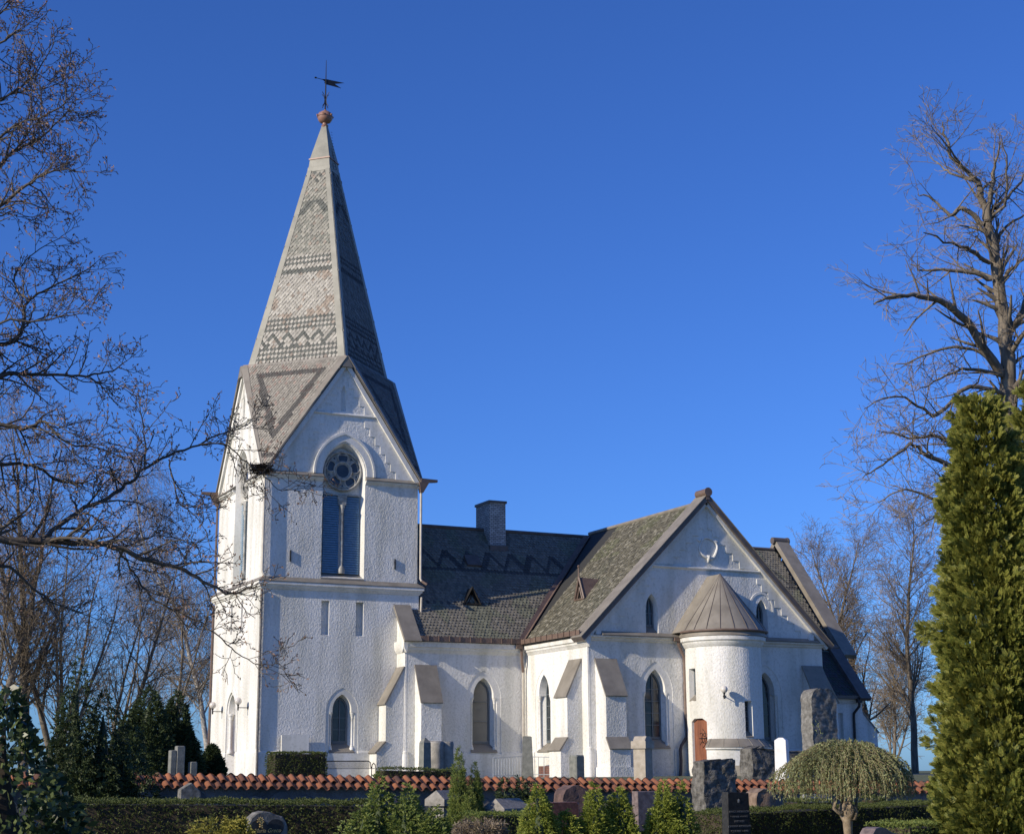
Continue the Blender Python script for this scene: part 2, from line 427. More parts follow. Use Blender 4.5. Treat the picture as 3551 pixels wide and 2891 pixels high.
# ------------------------------------------------------------------ TOWER
rng = random.Random(4)
lo = MB(); S0 = TS(0.0); W0 = lambda u, v, w: Vector((-w, 8-u, v))
slit = lambda a, b, z0, z1, d=.28: dict(out=[(a, z0), (b, z0), (b, z1), (a, z1)], inn=[(a, z0+.06), (b, z0+.06), (b, z1), (a, z1)], d=d, back=True, mi=1)
h1, wn1 = lancet(S0, 4.11, 1.15, 2.72, 3.30, .37, 3.73, .81, GLASS, 2, name='tower_window')
lo.wall(S0, [(0, -.6), (8, -.6), (8, 8.45), (0, 8.45)], [slit(2.97, 3.37, 6.2, 7.83), slit(4.72, 5.12, 6.2, 7.83), h1])
# west side: doorway and two slits
dout = keyhole(3.8, .78, .62, 0-.5, 2.75, 3.55); dinn = keyhole(3.8, .56, .56, 0-.5, 2.7, 3.4)
lo.wall(W0, [(0, -.6), (8, -.6), (8, 8.45), (0, 8.45)], [dict(out=dout, inn=dinn, d=.55, back=True, mi=1), slit(3.0, 3.3, 6.5, 8.0), slit(4.75, 5.05, 6.5, 8.0)])
lo.add([(8, 0, -.6), (8, 8, -.6), (8, 8, 8.45), (8, 0, 8.45)], [(0, 1, 2, 3)]); lo.add([(0, 8, -.6), (8, 8, -.6), (8, 8, 8.45), (0, 8, 8.45)], [(0, 1, 2, 3)])
tw = lo.build('tower_wall', [ROUGH, SMOOTH], CH, recalc=False)
pl = MB()
prof_u(pl, S0, -.06, 3.30, [(0, -.6), (.07, -.6), (.07, .72), (.04, .8), (0, .82)]); prof_u(pl, S0, 4.92, 5.9, [(0, -.6), (.07, -.6), (.07, .72), (.04, .8), (0, .82)])
prof_u(pl, S0, 3.30, 4.92, [(0, -.6), (.07, -.6), (.07, .70), (0, .71)])
prof_u(pl, W0, 0, 2.98, [(0, -.6), (.065, -.6), (.065, .72), (.04, .8), (0, .82)]); prof_u(pl, W0, 4.62, 8.065, [(0, -.6), (.065, -.6), (.065, .72), (.04, .8), (0, .82)])
pl.build('tower_plinth', SMOOTH, CH)
dr = MB(); dr.bx(W0, 3.24, 4.36, -.45, 2.3, -.54, -.46); dro = dr.build('portal_door', mat('grey_pink_door', (.30, .24, .23), (.36, .30, .28), 3, .6), CH)
tb = MB(); arch_band(tb, W0, 3.8, .98, 4.05, .80, 3.72, .83, 2.65, 0, .035); arch_band(tb, W0, 3.8, .84, 3.78, .78, 3.66, .83, 2.65, 0, .07)
tb.build('door_surround', SMOOTH, dro)
k = MB()
for du in (-.66, .66):
    p = W0(3.8+du, 0, -.14)
    k.lathe([(0, .75), (.13, .75), (.13, .87), (.09, .93), (.07, 1.0), (.07, 2.35), (.09, 2.38), (.075, 2.4), (.12, 2.55), (.14, 2.57), (.14, 2.64), (0, 2.64)], (p.x, p.y, 0), 12)
k.build('colonnette', SMOOTH, dro, smooth=True)
# cornice between the stages
cn = MB(); cs = MB()
def ring_prof(mb, prof, x0, y0, x1, y1, mi=0):
    P = [[(x0-w, y0-w, v), (x1+w, y0-w, v), (x1+w, y1+w, v), (x0-w, y1+w, v)] for w, v in prof]
    for a, b in zip(P[:-1], P[1:]): mb.loft(a, b, mi)
ring_prof(cn, [(.005, 8.28), (.05, 8.30), (.08, 8.36), (.13, 8.40), (.15, 8.46), (.21, 8.50), (.21, 8.62), (.19, 8.63), (-.1, 8.63)], 0, 0, 8, 8)
ring_prof(cs, [(.20, 8.632), (.235, 8.635), (.235, 8.66), (.225, 8.665), (-.08, 8.90), (-.2, 8.90)], 0, 0, 8, 8)
cn.build('tower_cornice', SMOOTH, CH); cs.build('cornice_sheet', SHEET, CH)
# upper stage with four gables
up = MB(); T4 = [lambda u, v, w: Vector((u, .06-w, v)), lambda u, v, w: Vector((.06-w, 8-u, v)),
                 lambda u, v, w: Vector((7.94+w, u, v)), lambda u, v, w: Vector((8-u, 7.94+w, v))]
UH = arch(4.03, 1.10, 8.98, 14.1, 15.63, 12); UI = arch(4.03, .96, 9.15, 14.1, 15.42, 12)
belf = []
for i, T in enumerate(T4):
    holes = [dict(out=UH, inn=UI, d=.40, back=True, mi=1)] if i < 2 else []
    if i < 2: holes.append(dict(out=[(3.80, 17.2), (4.08, 17.2), (4.08, 18.2), (3.94, 18.55), (3.80, 18.2)], inn=[(3.82, 17.25), (4.06, 17.25), (4.06, 18.15), (3.94, 18.45), (3.82, 18.15)], d=.12, back=True, mi=1))
    up.wall(T, [(.06, 8.7), (7.94, 8.7), (7.94, 13.85), (4.0, 19.75), (.06, 13.85)], holes)
up.build('belfry_stage_wall', [ROUGH, SMOOTH], CH, recalc=False)
for i, T in enumerate(T4):
    m1 = MB(); sh = MB(); rk = MB()
    LED = [(0, 14.02), (.24, 13.84), (.24, 13.81), (0, 13.79)]; UND = [(0, 13.80), (.17, 13.80), (.15, 13.74), (.06, 13.66), (.0, 13.60)]
    for a, b in ((0.0, 2.93), (5.13, 8.0)):
        prof_u(sh, T, a, b, LED); prof_u(m1, T, a, b, UND)
    # stepped smooth margin along the rakes
    for sgn in (1, -1):
        for (zz0, zz1, off) in ((13.95, 16.95, 1.02), (17.12, 19.2, .62)):
            z = zz0
            while z < zz1-.05:
                zt_ = min(z+.42, zz1); half = (19.75-z)/5.9*3.94
                half_t = (19.75-zt_)/5.9*3.94
                ui = max(half_t-off+.16, .12) if zz0 > 17 else half_t-off+.16
                poly = [(4+sgn*ui, z), (4+sgn*half, z), (4+sgn*half_t, zt_), (4+sgn*ui, zt_)]
                if half_t > ui+.02: m1.prism(poly if sgn > 0 else poly[::-1], T, 0, .03)
                z += .42
    # string under the upper niche, hood over the arch
    prof_u(m1, T, 2.28, 5.74, [(0, 17.12), (.10, 17.06), (.10, 17.02), (.04, 16.98), (0, 16.95)])
    arch_band(m1, T, 4.03, 1.52, 16.06, 1.16, 15.70, 14.0, 14.1, 0, .05)
    arch_band(m1, T, 4.03, 1.60, 16.16, 1.50, 16.03, 14.0, 14.1, 0, .10)
    raking(rk, T, (-.12, 13.72), (4, 19.88), 0, .16, -.24, -.02); raking(rk, T, (8.12, 13.72), (4, 19.88), 0, .16, -.24, -.02)
    raking(sh, T, (-.16, 13.74), (4, 19.94), -.12, .25, -.02, .05); raking(sh, T, (8.16, 13.74), (4, 19.94), -.12, .25, -.021, .051)
    sh.prism([(3.72, 19.42), (4.28, 19.42), (4.02, 20.0), (3.98, 20.0)], T, -.35, .27)
    m1.build('gable_relief', SMOOTH, CH); sh.build('gable_edge_sheet', SHEET, CH); rk.build('raking_moulding', SMOOTH, CH)
    if i >= 2: continue
    # belfry opening: louvres, mullion, rose
    b = MB(); b.bx(T, 3.10, 4.96, 13.03, 13.12, -.39, -.22); b.bx(T, 3.88, 4.18, 12.55, 13.03, -.39, -.2)
    b.prism([(3.86, 12.55), (4.20, 12.55), (4.26, 13.03), (3.80, 13.03)], T, -.38, -.16)
    bo = b.build('belfry_window', TRAC, CH)
    for (a, c) in ((3.09, 3.90), (4.16, 4.95)):
        l = MB(); l.bx(T, a, c, 9.2, 13.02, -.395, -.385)
        z = 9.22
        while z < 12.95:
            A = [T(a, z, -.27), T(c, z, -.27), T(c, z+.125, -.37), T(a, z+.125, -.37)]
            l.hexa(A, [p+Vector((0, 0, .02)) for p in A]); z += .115
        l.build('louvre_panel', BLUE, bo)
    mu = MB(); p = T(4.03, 0, -.22)
    mu.lathe([(0, 9.2), (.17, 9.2), (.17, 9.42), (.13, 9.5), (.10, 9.56), (.07, 9.6), (.07, 12.15), (.09, 12.2), (.075, 12.25), (.13, 12.5), (.14, 12.56), (0, 12.56)], (p.x, p.y, 0), 14)
    mu.build('mullion_column', TRAC, bo, smooth=True)
    sl_ = MB(); A = [T(3.0, 9.22, -.39), T(5.06, 9.22, -.39), T(5.14, 8.93, .03), T(2.92, 8.93, .03)]; sl_.hexa(A, [q+Vector((0, 0, -.06)) for q in A]); sl_.build('window_sill', SHEET, bo)
    ro = MB(); c0 = (4.03, 14.25)
    def circ(cc, r, wv, n=28): return [T(cc[0]+r*math.cos(2*PI*k/n), cc[1]+r*math.sin(2*PI*k/n), wv) for k in range(n+1)]
    nn = 40
    fl = [T(c0[0]+.97*math.cos(2*PI*k/nn), c0[1]+.97*math.sin(2*PI*k/nn), -.26) for k in range(nn)]
    bk = [T(c0[0]+.97*math.cos(2*PI*k/nn), c0[1]+.97*math.sin(2*PI*k/nn), -.39) for k in range(nn)]
    ro.loft(bk, fl, 0, True, True, True)
    ro.tube(circ(c0, .95, -.22), .065, 8, 0, False); ro.tube(circ(c0, .82, -.24), .03, 6, 0, False); ro.tube(circ(c0, .44, -.22), .06, 8, 0, False); ro.tube(circ(c0, .35, -.24), .03, 6, 0, False)
    for q in range(5):
        a = PI/2+q*2*PI/5; cc = (c0[0]+.655*math.cos(a), c0[1]+.655*math.sin(a))
        ro.tube(circ(cc, .27, -.225), .035, 6, 0, False)
    rob = ro.build('rose_tracery', TRAC, bo, smooth=True)
    gg = MB()
    def disc(cc, r, wv, n=20): gg.add([T(cc[0]+r*math.cos(2*PI*k/n), cc[1]+r*math.sin(2*PI*k/n), wv) for k in range(n)], [tuple(range(n))])
    disc(c0, .37, -.252)
    for q in range(5):
        a = PI/2+q*2*PI/5; disc((c0[0]+.655*math.cos(a), c0[1]+.655*math.sin(a)), .25, -.252)
        a += PI/5; t = [(.80, -.09), (.80, .09), (.66, 0)]
        gg.add([T(c0[0]+r*math.cos(a+o), c0[1]+r*math.sin(a+o), -.252) for r, o in t], [(0, 1, 2)])
    gg.build('rose_glass', GLASS, bo)
# helm roof: four kite faces at the corners, then the spire
ang = {}
def slate_col(base, dark, rn=rng, var=.14, tint=None):
    return lambda dk: tuple(max(.01, c*(1+rn.uniform(-var, var))*(1 if not dk else 1)) for c in (dark if dk else base))
PK = [Vector((4, -.2, 19.96)), Vector((-.2, 4, 19.96)), Vector((8.2, 4, 19.96)), Vector((4, 8.2, 19.96))]
CORN = {(0, 1): Vector((-.12, -.12, 13.84)), (0, 2): Vector((8.12, -.12, 13.84)), (1, 3): Vector((-.12, 8.12, 13.84)), (2, 3): Vector((8.12, 8.12, 13.84))}
for (i, j), cpt in CORN.items():
    sw_face = (i, j) == (0, 1)  # the south-west face gets paler slates than the other three
    base = (.27, .248, .205) if sw_face else (.13, .13, .12); dark = (.09, .085, .075) if sw_face else (.045, .045, .045)
    A, B = PK[i], PK[j]; U, V, N = frame_of(A, B, cpt); O = (A+B)/2
    Lh = (A-B).length/2; H = (O-cpt).dot(V)
    if (B-A).dot(U) < 0: pass
    def cf(u, v, row, k, base=base, dark=dark, Lh=Lh, H=H):
        t = -v/H; edge = Lh*(1-t)-abs(u)           # distance to the slanting sides, in u
        ins = min(edge*.82, (-v))
        dk = (.62 < ins < .92) if t < .95 else False
        if abs(v+H*.86) < .10: dk = True
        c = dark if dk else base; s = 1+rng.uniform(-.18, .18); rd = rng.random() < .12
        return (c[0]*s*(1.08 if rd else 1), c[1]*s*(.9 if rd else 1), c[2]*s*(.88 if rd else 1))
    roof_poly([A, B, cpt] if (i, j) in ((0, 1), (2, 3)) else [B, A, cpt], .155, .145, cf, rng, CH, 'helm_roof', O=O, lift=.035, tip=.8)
SB = [Vector((4, .23, 20.06)), Vector((.23, 4, 20.06)), Vector((7.77, 4, 20.06)), Vector((4, 7.77, 20.06))]
STp = [Vector((4, 3.13, 31.1)), Vector((3.13, 4, 31.1)), Vector((4.87, 4, 31.1)), Vector((4, 4.87, 31.1))]
fl = MB(); fl2 = MB()
for (i, j) in ((0, 1), (0, 2), (1, 3), (2, 3)):
    sw_face = (i, j) == (0, 1)  # pale lichen-weathered slates on the south-west face, darker slates elsewhere
    A, B, C2, D2 = SB[i], SB[j], STp[j], STp[i]; U, V, N = frame_of(A, B, C2); O = (A+B)/2; H = (C2-A).dot(V)
    def cf(u, v, row, k, sw_face=sw_face, H=H, O=O):
        t = v/H; half = 2.67*(1-t)+.62*t; dk = False
        if .02 < t < .075: dk = (row % 2 == 0)
        elif .078 < t < .150:
            ph = (u/.84+.25) % 1.0; tri = abs(ph-.5)*2; dk = abs((t-.078)/.072-(1-tri)) < .2
        elif .165 < t < .215: dk = (row % 2 == 0)
        elif t < .235 and t > .215: dk = row % 3 == 0
        elif .455 < t < .53: dk = (row % 3 != 1) and (row % 2 == 0 or t < .475 or t > .515)
        elif .76 < t < .84: dk = abs((t-.76)/.08-(1-abs(u)/half*1.1)) < .25
        elif .93 < t: dk = (row+k) % 3 == 0
        s = 1+rng.uniform(-.2, .2)
        if sw_face:
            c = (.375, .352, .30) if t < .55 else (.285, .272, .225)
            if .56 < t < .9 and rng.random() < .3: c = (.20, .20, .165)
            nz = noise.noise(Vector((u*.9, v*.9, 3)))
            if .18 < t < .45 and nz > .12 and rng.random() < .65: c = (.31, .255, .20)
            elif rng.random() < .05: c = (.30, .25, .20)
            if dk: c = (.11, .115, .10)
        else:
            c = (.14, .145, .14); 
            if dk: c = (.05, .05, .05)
        return tuple(x*s for x in c)
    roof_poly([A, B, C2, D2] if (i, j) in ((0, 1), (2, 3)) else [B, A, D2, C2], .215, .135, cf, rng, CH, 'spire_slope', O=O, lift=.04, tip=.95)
    # hip strips lie on this face along both its edges
    for P, Q, ot in ((A, D2, B), (B, C2, A)):
        d = (ot-P).normalized(); w0_, w1_ = .34, .22
        a = [P+N*.05-d*.02, Q+N*.05-d*.02, Q+d*w1_+N*.05, P+d*w0_+N*.05]; fl.hexa(a, [x-N*.05 for x in a])
    # metal edging on the helm face below
    cc = CORN[(i, j)]; hn = (PK[i]-cc).cross(PK[j]-cc).normalized(); hn = hn if hn.z > 0 else -hn
    for P, ot in ((PK[i], PK[j]), (PK[j], PK[i])):
        d = (ot-P).normalized(); a = [P+hn*.05, cc+hn*.05, cc+hn*.05+(P-cc).normalized()*.1+d*.04, P+hn*.05+d*.40]
        fl2.hexa(a, [x-hn*.05 for x in a])
    # flashing between the helm faces and the spire foot
    e0, e1 = PK[i], PK[j]; q = [e0+Vector((0, 0, .03)), e1+Vector((0, 0, .03)), B+N*.09, A+N*.09]
    fl.hexa(q, [x-Vector((0, 0, .07)) for x in q])
fl.build('spire_hip_flashing', SPIREM, CH); fl2.build('helm_edge_flashing', SHEET, CH)
cap = MB()
def sq(r, z): return [(4, 4-r, z), (4+r, 4, z), (4, 4+r, z), (4-r, 4, z)]
lv = [(.93, 31.05), (.90, 31.3), (.86, 31.32), (.80, 31.75)]
for (a, b), (c, d) in zip(lv[:-1], lv[1:]): cap.loft(sq(a, b), sq(c, d))
cap.loft(sq(.86, 31.75), sq(.86, 31.82), 1, True, True, True)
cap.loft(sq(.80, 31.82), sq(.17, 33.85)); cp = cap.build('spire_cap', [SPIREM, COPPER], CH)
fb = MB(); fb.lathe([(.15, 33.75), (.20, 33.85), (.14, 33.9), (.13, 34.0), (.2, 34.03), (.30, 34.08), (.38, 34.2), (.41, 34.32), (.415, 34.36), (.41, 34.40), (.36, 34.55), (.22, 34.66), (.10, 34.7), (.06, 34.78), (0, 34.78)], (4, 4, 0), 24)
fb.lathe([(.42, 34.33), (.44, 34.35), (.42, 34.38)], (4, 4, 0), 24)
for a in range(6):
    q = Vector((4+.41*math.cos(a*PI/3), 4+.41*math.sin(a*PI/3), 34.42)); fb.tube([q, q+Vector((.06*math.cos(a*PI/3), .06*math.sin(a*PI/3), -.02))], .06, 6)
fb.build('finial_ball', COPPER, cp, smooth=True)
vn = MB(); vn.tube([(4, 4, 34.7), (4, 4, 36.2), (4, 4, 37.7)], [.045, .035, .012], 6)
for a in range(4):
    c, s = math.cos(a*PI/2+.5), math.sin(a*PI/2+.5)
    vn.tube([(4+c*.22, 4+s*.22, 34.95), (4+c*.08, 4+s*.08, 35.15), (4+c*.05, 4+s*.05, 35.4), (4+c*.12, 4+s*.12, 35.62), (4+c*.26, 4+s*.26, 35.75)], .018, 5)
vn.tube([(3.42, 4, 36.55), (4, 4, 36.5)], .018, 5); vn.tube([(3.36, 4, 36.55), (3.46, 4, 36.55)], .045, 6)
tv = lambda u, v, w_: Vector((4+u, 4-w_, v))
vn.prism([(-.2, 36.52), (0, 36.40), (.0, 36.28), (.88, 36.22), (.5, 36.40), (1.06, 36.56), (.05, 36.58)], tv, -.012, .012)
vn.prism([(-.26, 36.54), (-.02, 36.56), (-.02, 36.30), (-.08, 36.34), (-.06, 36.46)], tv, -.012, .012)
vn.build('weather_vane', BLACK, CH)
ld = MB()     # climbing irons up the dark side
for s_ in (0, .3):
    ld.tube([(4.35+s_*.5, 3.45-.05, 31.2), (4.2+s_*.3, 3.75, 32.6)], .012, 5)
for k in range(14):
    z = 31.2+k*.17; f = k*.17/2.4
    ld.tube([(4.36-.15*f, 3.40+.3*f, z), (4.5-.2*f, 3.40+.3*f, z)], .01, 4)
ld.build('spire_ladder', BLACK, CH)
# water spouts and tower pipes
sp = MB()
def spout(o, d, s):
    o = Vector(o); d = Vector(d); s = Vector(s); z = Vector((0, 0, 1))
    A = [o-s*.16+z*0, o+s*.16, o+s*.16+z*.22, o-s*.16+z*.22]; e = o+d*.92+z*.07
    B = [e-s*.09+z*.02, e+s*.09+z*.02, e+s*.09+z*.14, e-s*.09+z*.14]; sp.hexa(A, B)
    C_ = [o-s*.12-z*.5, o+s*.12-z*.5, o+s*.12-z*.5+d*.13, o-s*.12-z*.5+d*.13]
    D_ = [o-s*.17+z*.02-d*.1, o+s*.17+z*.02-d*.1, o+s*.17+z*.06+d*.45, o-s*.17+z*.06+d*.45]; sp.hexa(C_, D_)
spout((8.0, -.08, 13.9), (1, 0, 0), (0, 1, 0)); spout((-.02, 7.9, 13.88), (-1, 0, 0), (0, 1, 0))
sp.build('water_spout', BROWN, CH)
dp = MB(); 
dp.tube([(8.06, -.07, 13.5), (8.06, -.07, 9.1), (8.1, -.14, 8.98)], .06, 10, 0); dp.tube([(8.1, -.14, 8.98), (8.3, -.33, 8.8)], .062, 8, 1)
dp.tube([(8.12, -.08, 8.2), (8.10, -.06, 7.4)], .06, 10, 0); dp.tube([(8.1, -.06, 7.4), (8.16, -.12, 7.15), (8.25, -.22, 7.1)], .062, 8, 1)
dp.build('tower_downpipe', [PIPE, BROWN], CH, smooth=True)
dp = MB(); dp.tube([(-.02, -.06, 13.6), (-.02, -.06, 9.15), (.0, -.12, 8.98), (.05, -.14, 8.92)], .06, 10, 0)
dp.tube([(-.03, -.085, 8.25), (-.03, -.085, .9)], .06, 10, 1); dp.tube([(-.03, -.13, .9), (-.03, -.13, -.5)], .055, 10, 1)
dp.build('tower_downpipe', [PIPE, mat('grey_pipe', (.12, .11, .10), (.25, .23, .20), 6, .6)], CH, smooth=True)
dp = MB(); dp.tube([(-.05, 7.98, 13.4), (-.05, 7.98, 9.0)], .06, 8); dp.tube([(-.07, 7.98, 8.25), (-.07, 7.98, -.5)], .06, 8); dp.build('tower_downpipe', BROWN, CH, smooth=True)
an = MB(); an.bx(S0, 1.35, 1.40, 9.62, 10.17, -.06, .02); an.bx(S0, 6.71, 6.76, 9.52, 10.03, -.06, .02); an.build('wall_anchor', BLACK, CH)
# globe lamps beside the west door and on the stair turret
GLOBE = mat('lamp_globe', (.62, .58, .52), rough=.12)
def wall_lamp(p, n, r=.17, arm=.42):
    p = Vector(p); n = Vector(n).normalized(); m = MB(); z = Vector((0, 0, 1))
    m.tube([p-n*.02, p+n*.03], .07, 10); m.tube([p, p+n*arm], .022, 6); e = p+n*arm
    m.tube([e-z*.13, e+z*.12], .04, 8); m.tube([e+z*.10, e+z*.15], .06, 8)
    o = m.build('wall_lamp', BLACK, CH, smooth=True); g = MB()
    c = e+z*(.13+r); g.lathe([(r*math.sin(PI*k/12), -r*math.cos(PI*k/12)) for k in range(13)], c, 16); g.build('lamp_globe', GLOBE, o, smooth='all')
wall_lamp((-.0, 1.55, 2.82), (-1, 0, 0), .17, .5); wall_lamp((-.0, 5.9, 2.80), (-1, 0, 0), .17, .5)

# ------------------------------------------------------------------ NAVE, TRANSEPT, CHANCEL
YN, XT0, XT1, YT = -1.02, 13.34, 26.70, -7.39
SN, STr, SWt = TS(YN), TS(YT), TW(XT0)
ZE, ZR = 5.95, 12.38
def buttress(T, u0, u1, zt, zc, wo, zl1, zl0, wl, name='buttress', wb=None):
    m = MB(); prof_u(m, T, u0, u1, [(-.05, -.6), (wl, -.6), (wl, zl0), (wo, zl1), (wo, zc), (0, zt), (-.05, zt)])
    if wb: m.bx(T, u0-.08, u1+.08, -.6, -.02, 0, wb)
    o = m.build(name, ROUGH, CH)
    s = MB()
    def slab(wa, va, wb_, vb, ov):
        d = Vector((wb_-wa, vb-va)); d.normalize(); n = Vector((-d.y, d.x)); n = n if n.y > 0 else -n
        a = (wa-.02, va+.02); b = (wb_+d.x*ov, vb+d.y*ov)
        prof_u(s, T, u0-.05, u1+.05, [a, b, (b[0]+n.x*.07, b[1]+n.y*.07), (a[0]+n.x*.07, a[1]+n.y*.07)])
    slab(0, zt, wo, zc, .09); slab(wo, zl1, wl, zl0, .07)
    s.build('buttress_cap', SHEET, o)
    return o
nv = MB(); hn, wn = lancet(SN, 11.05, 1.15, 3.45, 4.15, .44, 4.64, .92, GLASSP, 1, name='nave_window')
nv.wall(SN, [(6.88, -.6), (XT0, -.6), (XT0, 5.6), (6.88, 5.6)], [hn])
nv.add([(XT1, YN, -.6), (33.0, YN, -.6), (33.0, YN, 5.9), (XT1, YN, 5.9)], [(0, 1, 2, 3)])
nv.add([(6.88, 9.02, -.6), (33.0, 9.02, -.6), (33.0, 9.02, 5.9), (6.88, 9.02, 5.9)], [(0, 1, 2, 3)])
for X in (6.88, 33.0):
    nv.add([(X, YN, -.6), (X, 9.02, -.6), (X, 9.02, 5.9), (X, 4, 12.2), (X, YN, 5.9)], [(0, 1, 2, 3, 4)] if X > 20 else [(1, 2, 3), (1, 3, 0), (0, 3, 4)][:0] or [(0, 1, 2, 3, 4)])
nv.build('nave_wall', [ROUGH, SMOOTH], CH, recalc=False)
m = MB(); 
prof_u(m, SN, 8.5, 10.12, [(0, -.6), (.06, -.6), (.06, .66), (.03, .72), (0, .73)]); prof_u(m, SN, 11.98, XT0, [(0, -.6), (.06, -.6), (.06, .66), (.03, .72), (0, .73)]); prof_u(m, SN, 10.12, 11.98, [(0, -.6), (.06, -.6), (.06, .64), (0, .66)])
COR = [(0, 5.40), (.05, 5.44), (.08, 5.52), (.14, 5.56), (.16, 5.64), (.24, 5.68), (.26, 5.86), (.28, 5.95), (-.1, 5.95)]
prof_u(m, SN, 6.72, XT0, COR)
# rounded corner strip with its little base at the nave's west corner
m.lathe([(.16, -.6), (.16, .60), (.13, .68), (.15, .74), (.10, .80), (.09, .84), (.09, 5.42)], (6.96, -.94, 0), 16)
m.lathe([(.16, -.6), (.16, .68), (.13, .76), (.15, .82), (.10, .88), (.09, .92), (.09, 5.45)], (XT0+.08, YT+.08, 0), 16)
TWn = TW(6.88); prof_u(m, TWn, -.2, 1.02+.26, [(0, 5.40), (.05, 5.44), (.08, 5.52), (.14, 5.60), (.16, 5.95), (-.1, 5.95)])
prof_u(m, SWt, 1.30, 7.39+.24, COR)
prof_u(m, SWt, 1.08, 2.0, [(0, -.6), (.06, -.6), (.06, .66), (.03, .74), (0, .75)]); prof_u(m, SWt, 3.9, 5.6, [(0, -.6), (.06, -.6), (.06, .66), (.03, .74), (0, .75)])
prof_u(m, STr, 14.85, 16.0, [(0, -.6), (.06, -.6), (.06, .70), (.03, .78), (0, .80)]); prof_u(m, STr, 17.9, 18.6, [(0, -.6), (.06, -.6), (.06, .70), (.03, .78), (0, .80)]); prof_u(m, STr, 24.0, 26.7, [(0, -.6), (.06, -.6), (.06, .70), (.03, .78), (0, .80)])
m.build('wall_moulding', SMOOTH, CH, smooth=True)
buttress(SN, 7.42, 8.47, 4.80, 3.08, .76, 1.2, .75, .95)
buttress(TW(6.88), .07, .98, 4.70, 3.0, .93, 1.18, .72, 1.38)
buttress(SWt, 5.67, 6.80, 4.86, 3.2, .78, 1.28, .76, 1.15)
buttress(STr, 13.74, 14.80, 4.84, 3.2, .93, 1.26, .81, 1.22, wb=1.36)
buttress(STr, 25.45, 26.58, 4.78, 3.1, .93, 1.26, .81, 1.22, wb=1.36)
TE = lambda u, v, w: Vector((XT1+w, u, v))
buttress(TE, -7.2, -6.2, 4.78, 3.1, .95, 1.26, .81, 1.25)
# transept walls
tr = MB(); hw_, ww = lancet(SWt, 2.96, 1.15, 3.5, 4.25, .42, 4.64, .86, GLASS, 2, name='transept_window')
tr.wall(SWt, [(1.02, -.6), (7.39, -.6), (7.39, 5.9), (1.02, 5.9)], [hw_])
h3, w3 = lancet(STr, 16.96, 1.25, 3.5, 4.32, .44, 4.82, .93, GLASS, 2, name='transept_window')
h4, w4 = lancet(STr, 23.2, 1.25, 3.5, 4.32, .44, 4.82, .93, GLASS, 2, name='transept_window')
h5, w5 = lancet(STr, 16.86, 6.45, 7.35, 7.86, .22, 0, 0, GLASS, 2, True, False, .35, name='gable_window')
h6, w6 = lancet(STr, 23.16, 6.42, 7.35, 7.86, .22, 0, 0, GLASS, 2, True, False, .35, name='gable_window')
SLT = (12.6-5.94)/7.03
tr.wall(STr, [(XT0, -.6), (XT1, -.6), (XT1, 6.2), (20.02, 12.75), (XT0, 6.2)], [h3, h4, h5, h6])
tr.add([(XT1, YT, -.6), (XT1, 2, -.6), (XT1, 2, 6.2), (XT1, YT, 6.2)], [(0, 1, 2, 3)])
for X in (XT0, XT1): tr.add([(X, 9, -.6), (X, 15.4, -.6), (X, 15.4, 6), (X, 9, 6)], [(0, 1, 2, 3)])
tr.add([(XT0, 15.4, -.6), (XT1, 15.4, -.6), (XT1, 15.4, 6.2), (20.02, 15.4, 12.5), (XT0, 15.4, 6.2)], [(0, 1, 2, 3, 4)])
tr.build('transept_wall', [ROUGH, SMOOTH], CH, recalc=False)
g = MB(); arch_band(g, STr, 23.16, .72, 8.38, .62, 8.26, 7.2, 7.6, 0, .03); g.build('window_surround', SMOOTH, w6)
# gable relief: string, stepped margins, shield
m = MB(); prof_u(m, STr, 16.9, 23.2, [(0, 9.42), (.10, 9.38), (.10, 9.33), (.04, 9.28), (0, 9.25)])
def gx(z): return 20.02+(13.0-.35-z)/.985
for sgn in (1, -1):
    for (z0, z1, off) in ((9.45, 12.1, 1.16), (6.15, 9.0, 1.0)):
        z = z0
        while z < z1-.01:
            zt_ = min(z+.37, z1); h0 = gx(z)-20.02; ht = gx(zt_)-20.02; ui = ht-off+.55
            ui = max(ui-.35, .15)
            poly = [(20.02+sgn*ui, z), (20.02+sgn*h0, z), (20.02+sgn*ht, zt_), (20.02+sgn*ui, zt_)]
            if ht > ui+.02: m.prism(poly if sgn > 0 else poly[::-1], STr, 0, .035)
            z += .37
raking(m, STr, (13.1, 5.72), (20.02, 12.6), 0, .20, -.12, .06); raking(m, STr, (26.94, 5.72), (20.02, 12.6), 0, .2, -.12, .061)
for s_ in (14.0, 25.75): m.bx(STr, s_-.28 if s_ < 20 else s_+.1, s_-.0 if s_ < 20 else s_+.38, 5.98, 6.38, 0, .16)
m.build('gable_relief', SMOOTH, CH)
sh = MB()
for k in range(9):   # wreath-like shield, open ring ending in a drop
    pass
pts = []
for k in range(25):
    a = R(90)-2*PI*k/24; rr = .50+.03*math.sin(a*4); pts.append(STr(20.14+rr*math.cos(a), 10.36+rr*.98*math.sin(a), .05))
sh.tube(pts, [.03+.05*max(0, math.sin(PI*(k-2)/18)) for k in range(25)], 8)
sh.tube([STr(20.13, 9.98, .05), STr(20.11, 9.82, .08), STr(20.10, 9.66, .03)], [.12, .09, .02], 8)
sh.tube([STr(20.52, 10.74, .05), STr(20.62, 10.70, .06), STr(20.70, 10.76, .02)], [.05, .05, .015], 6); sh.tube([STr(19.70, 10.74, .05), STr(19.6, 10.70, .06), STr(19.54, 10.76, .02)], [.05, .05, .015], 6)
sh.build('gable_shield', SMOOTH, CH, smooth=True)
s = MB(); LG = [(0, 6.16), (.34, 5.99), (.34, 5.95), (0, 5.93)]
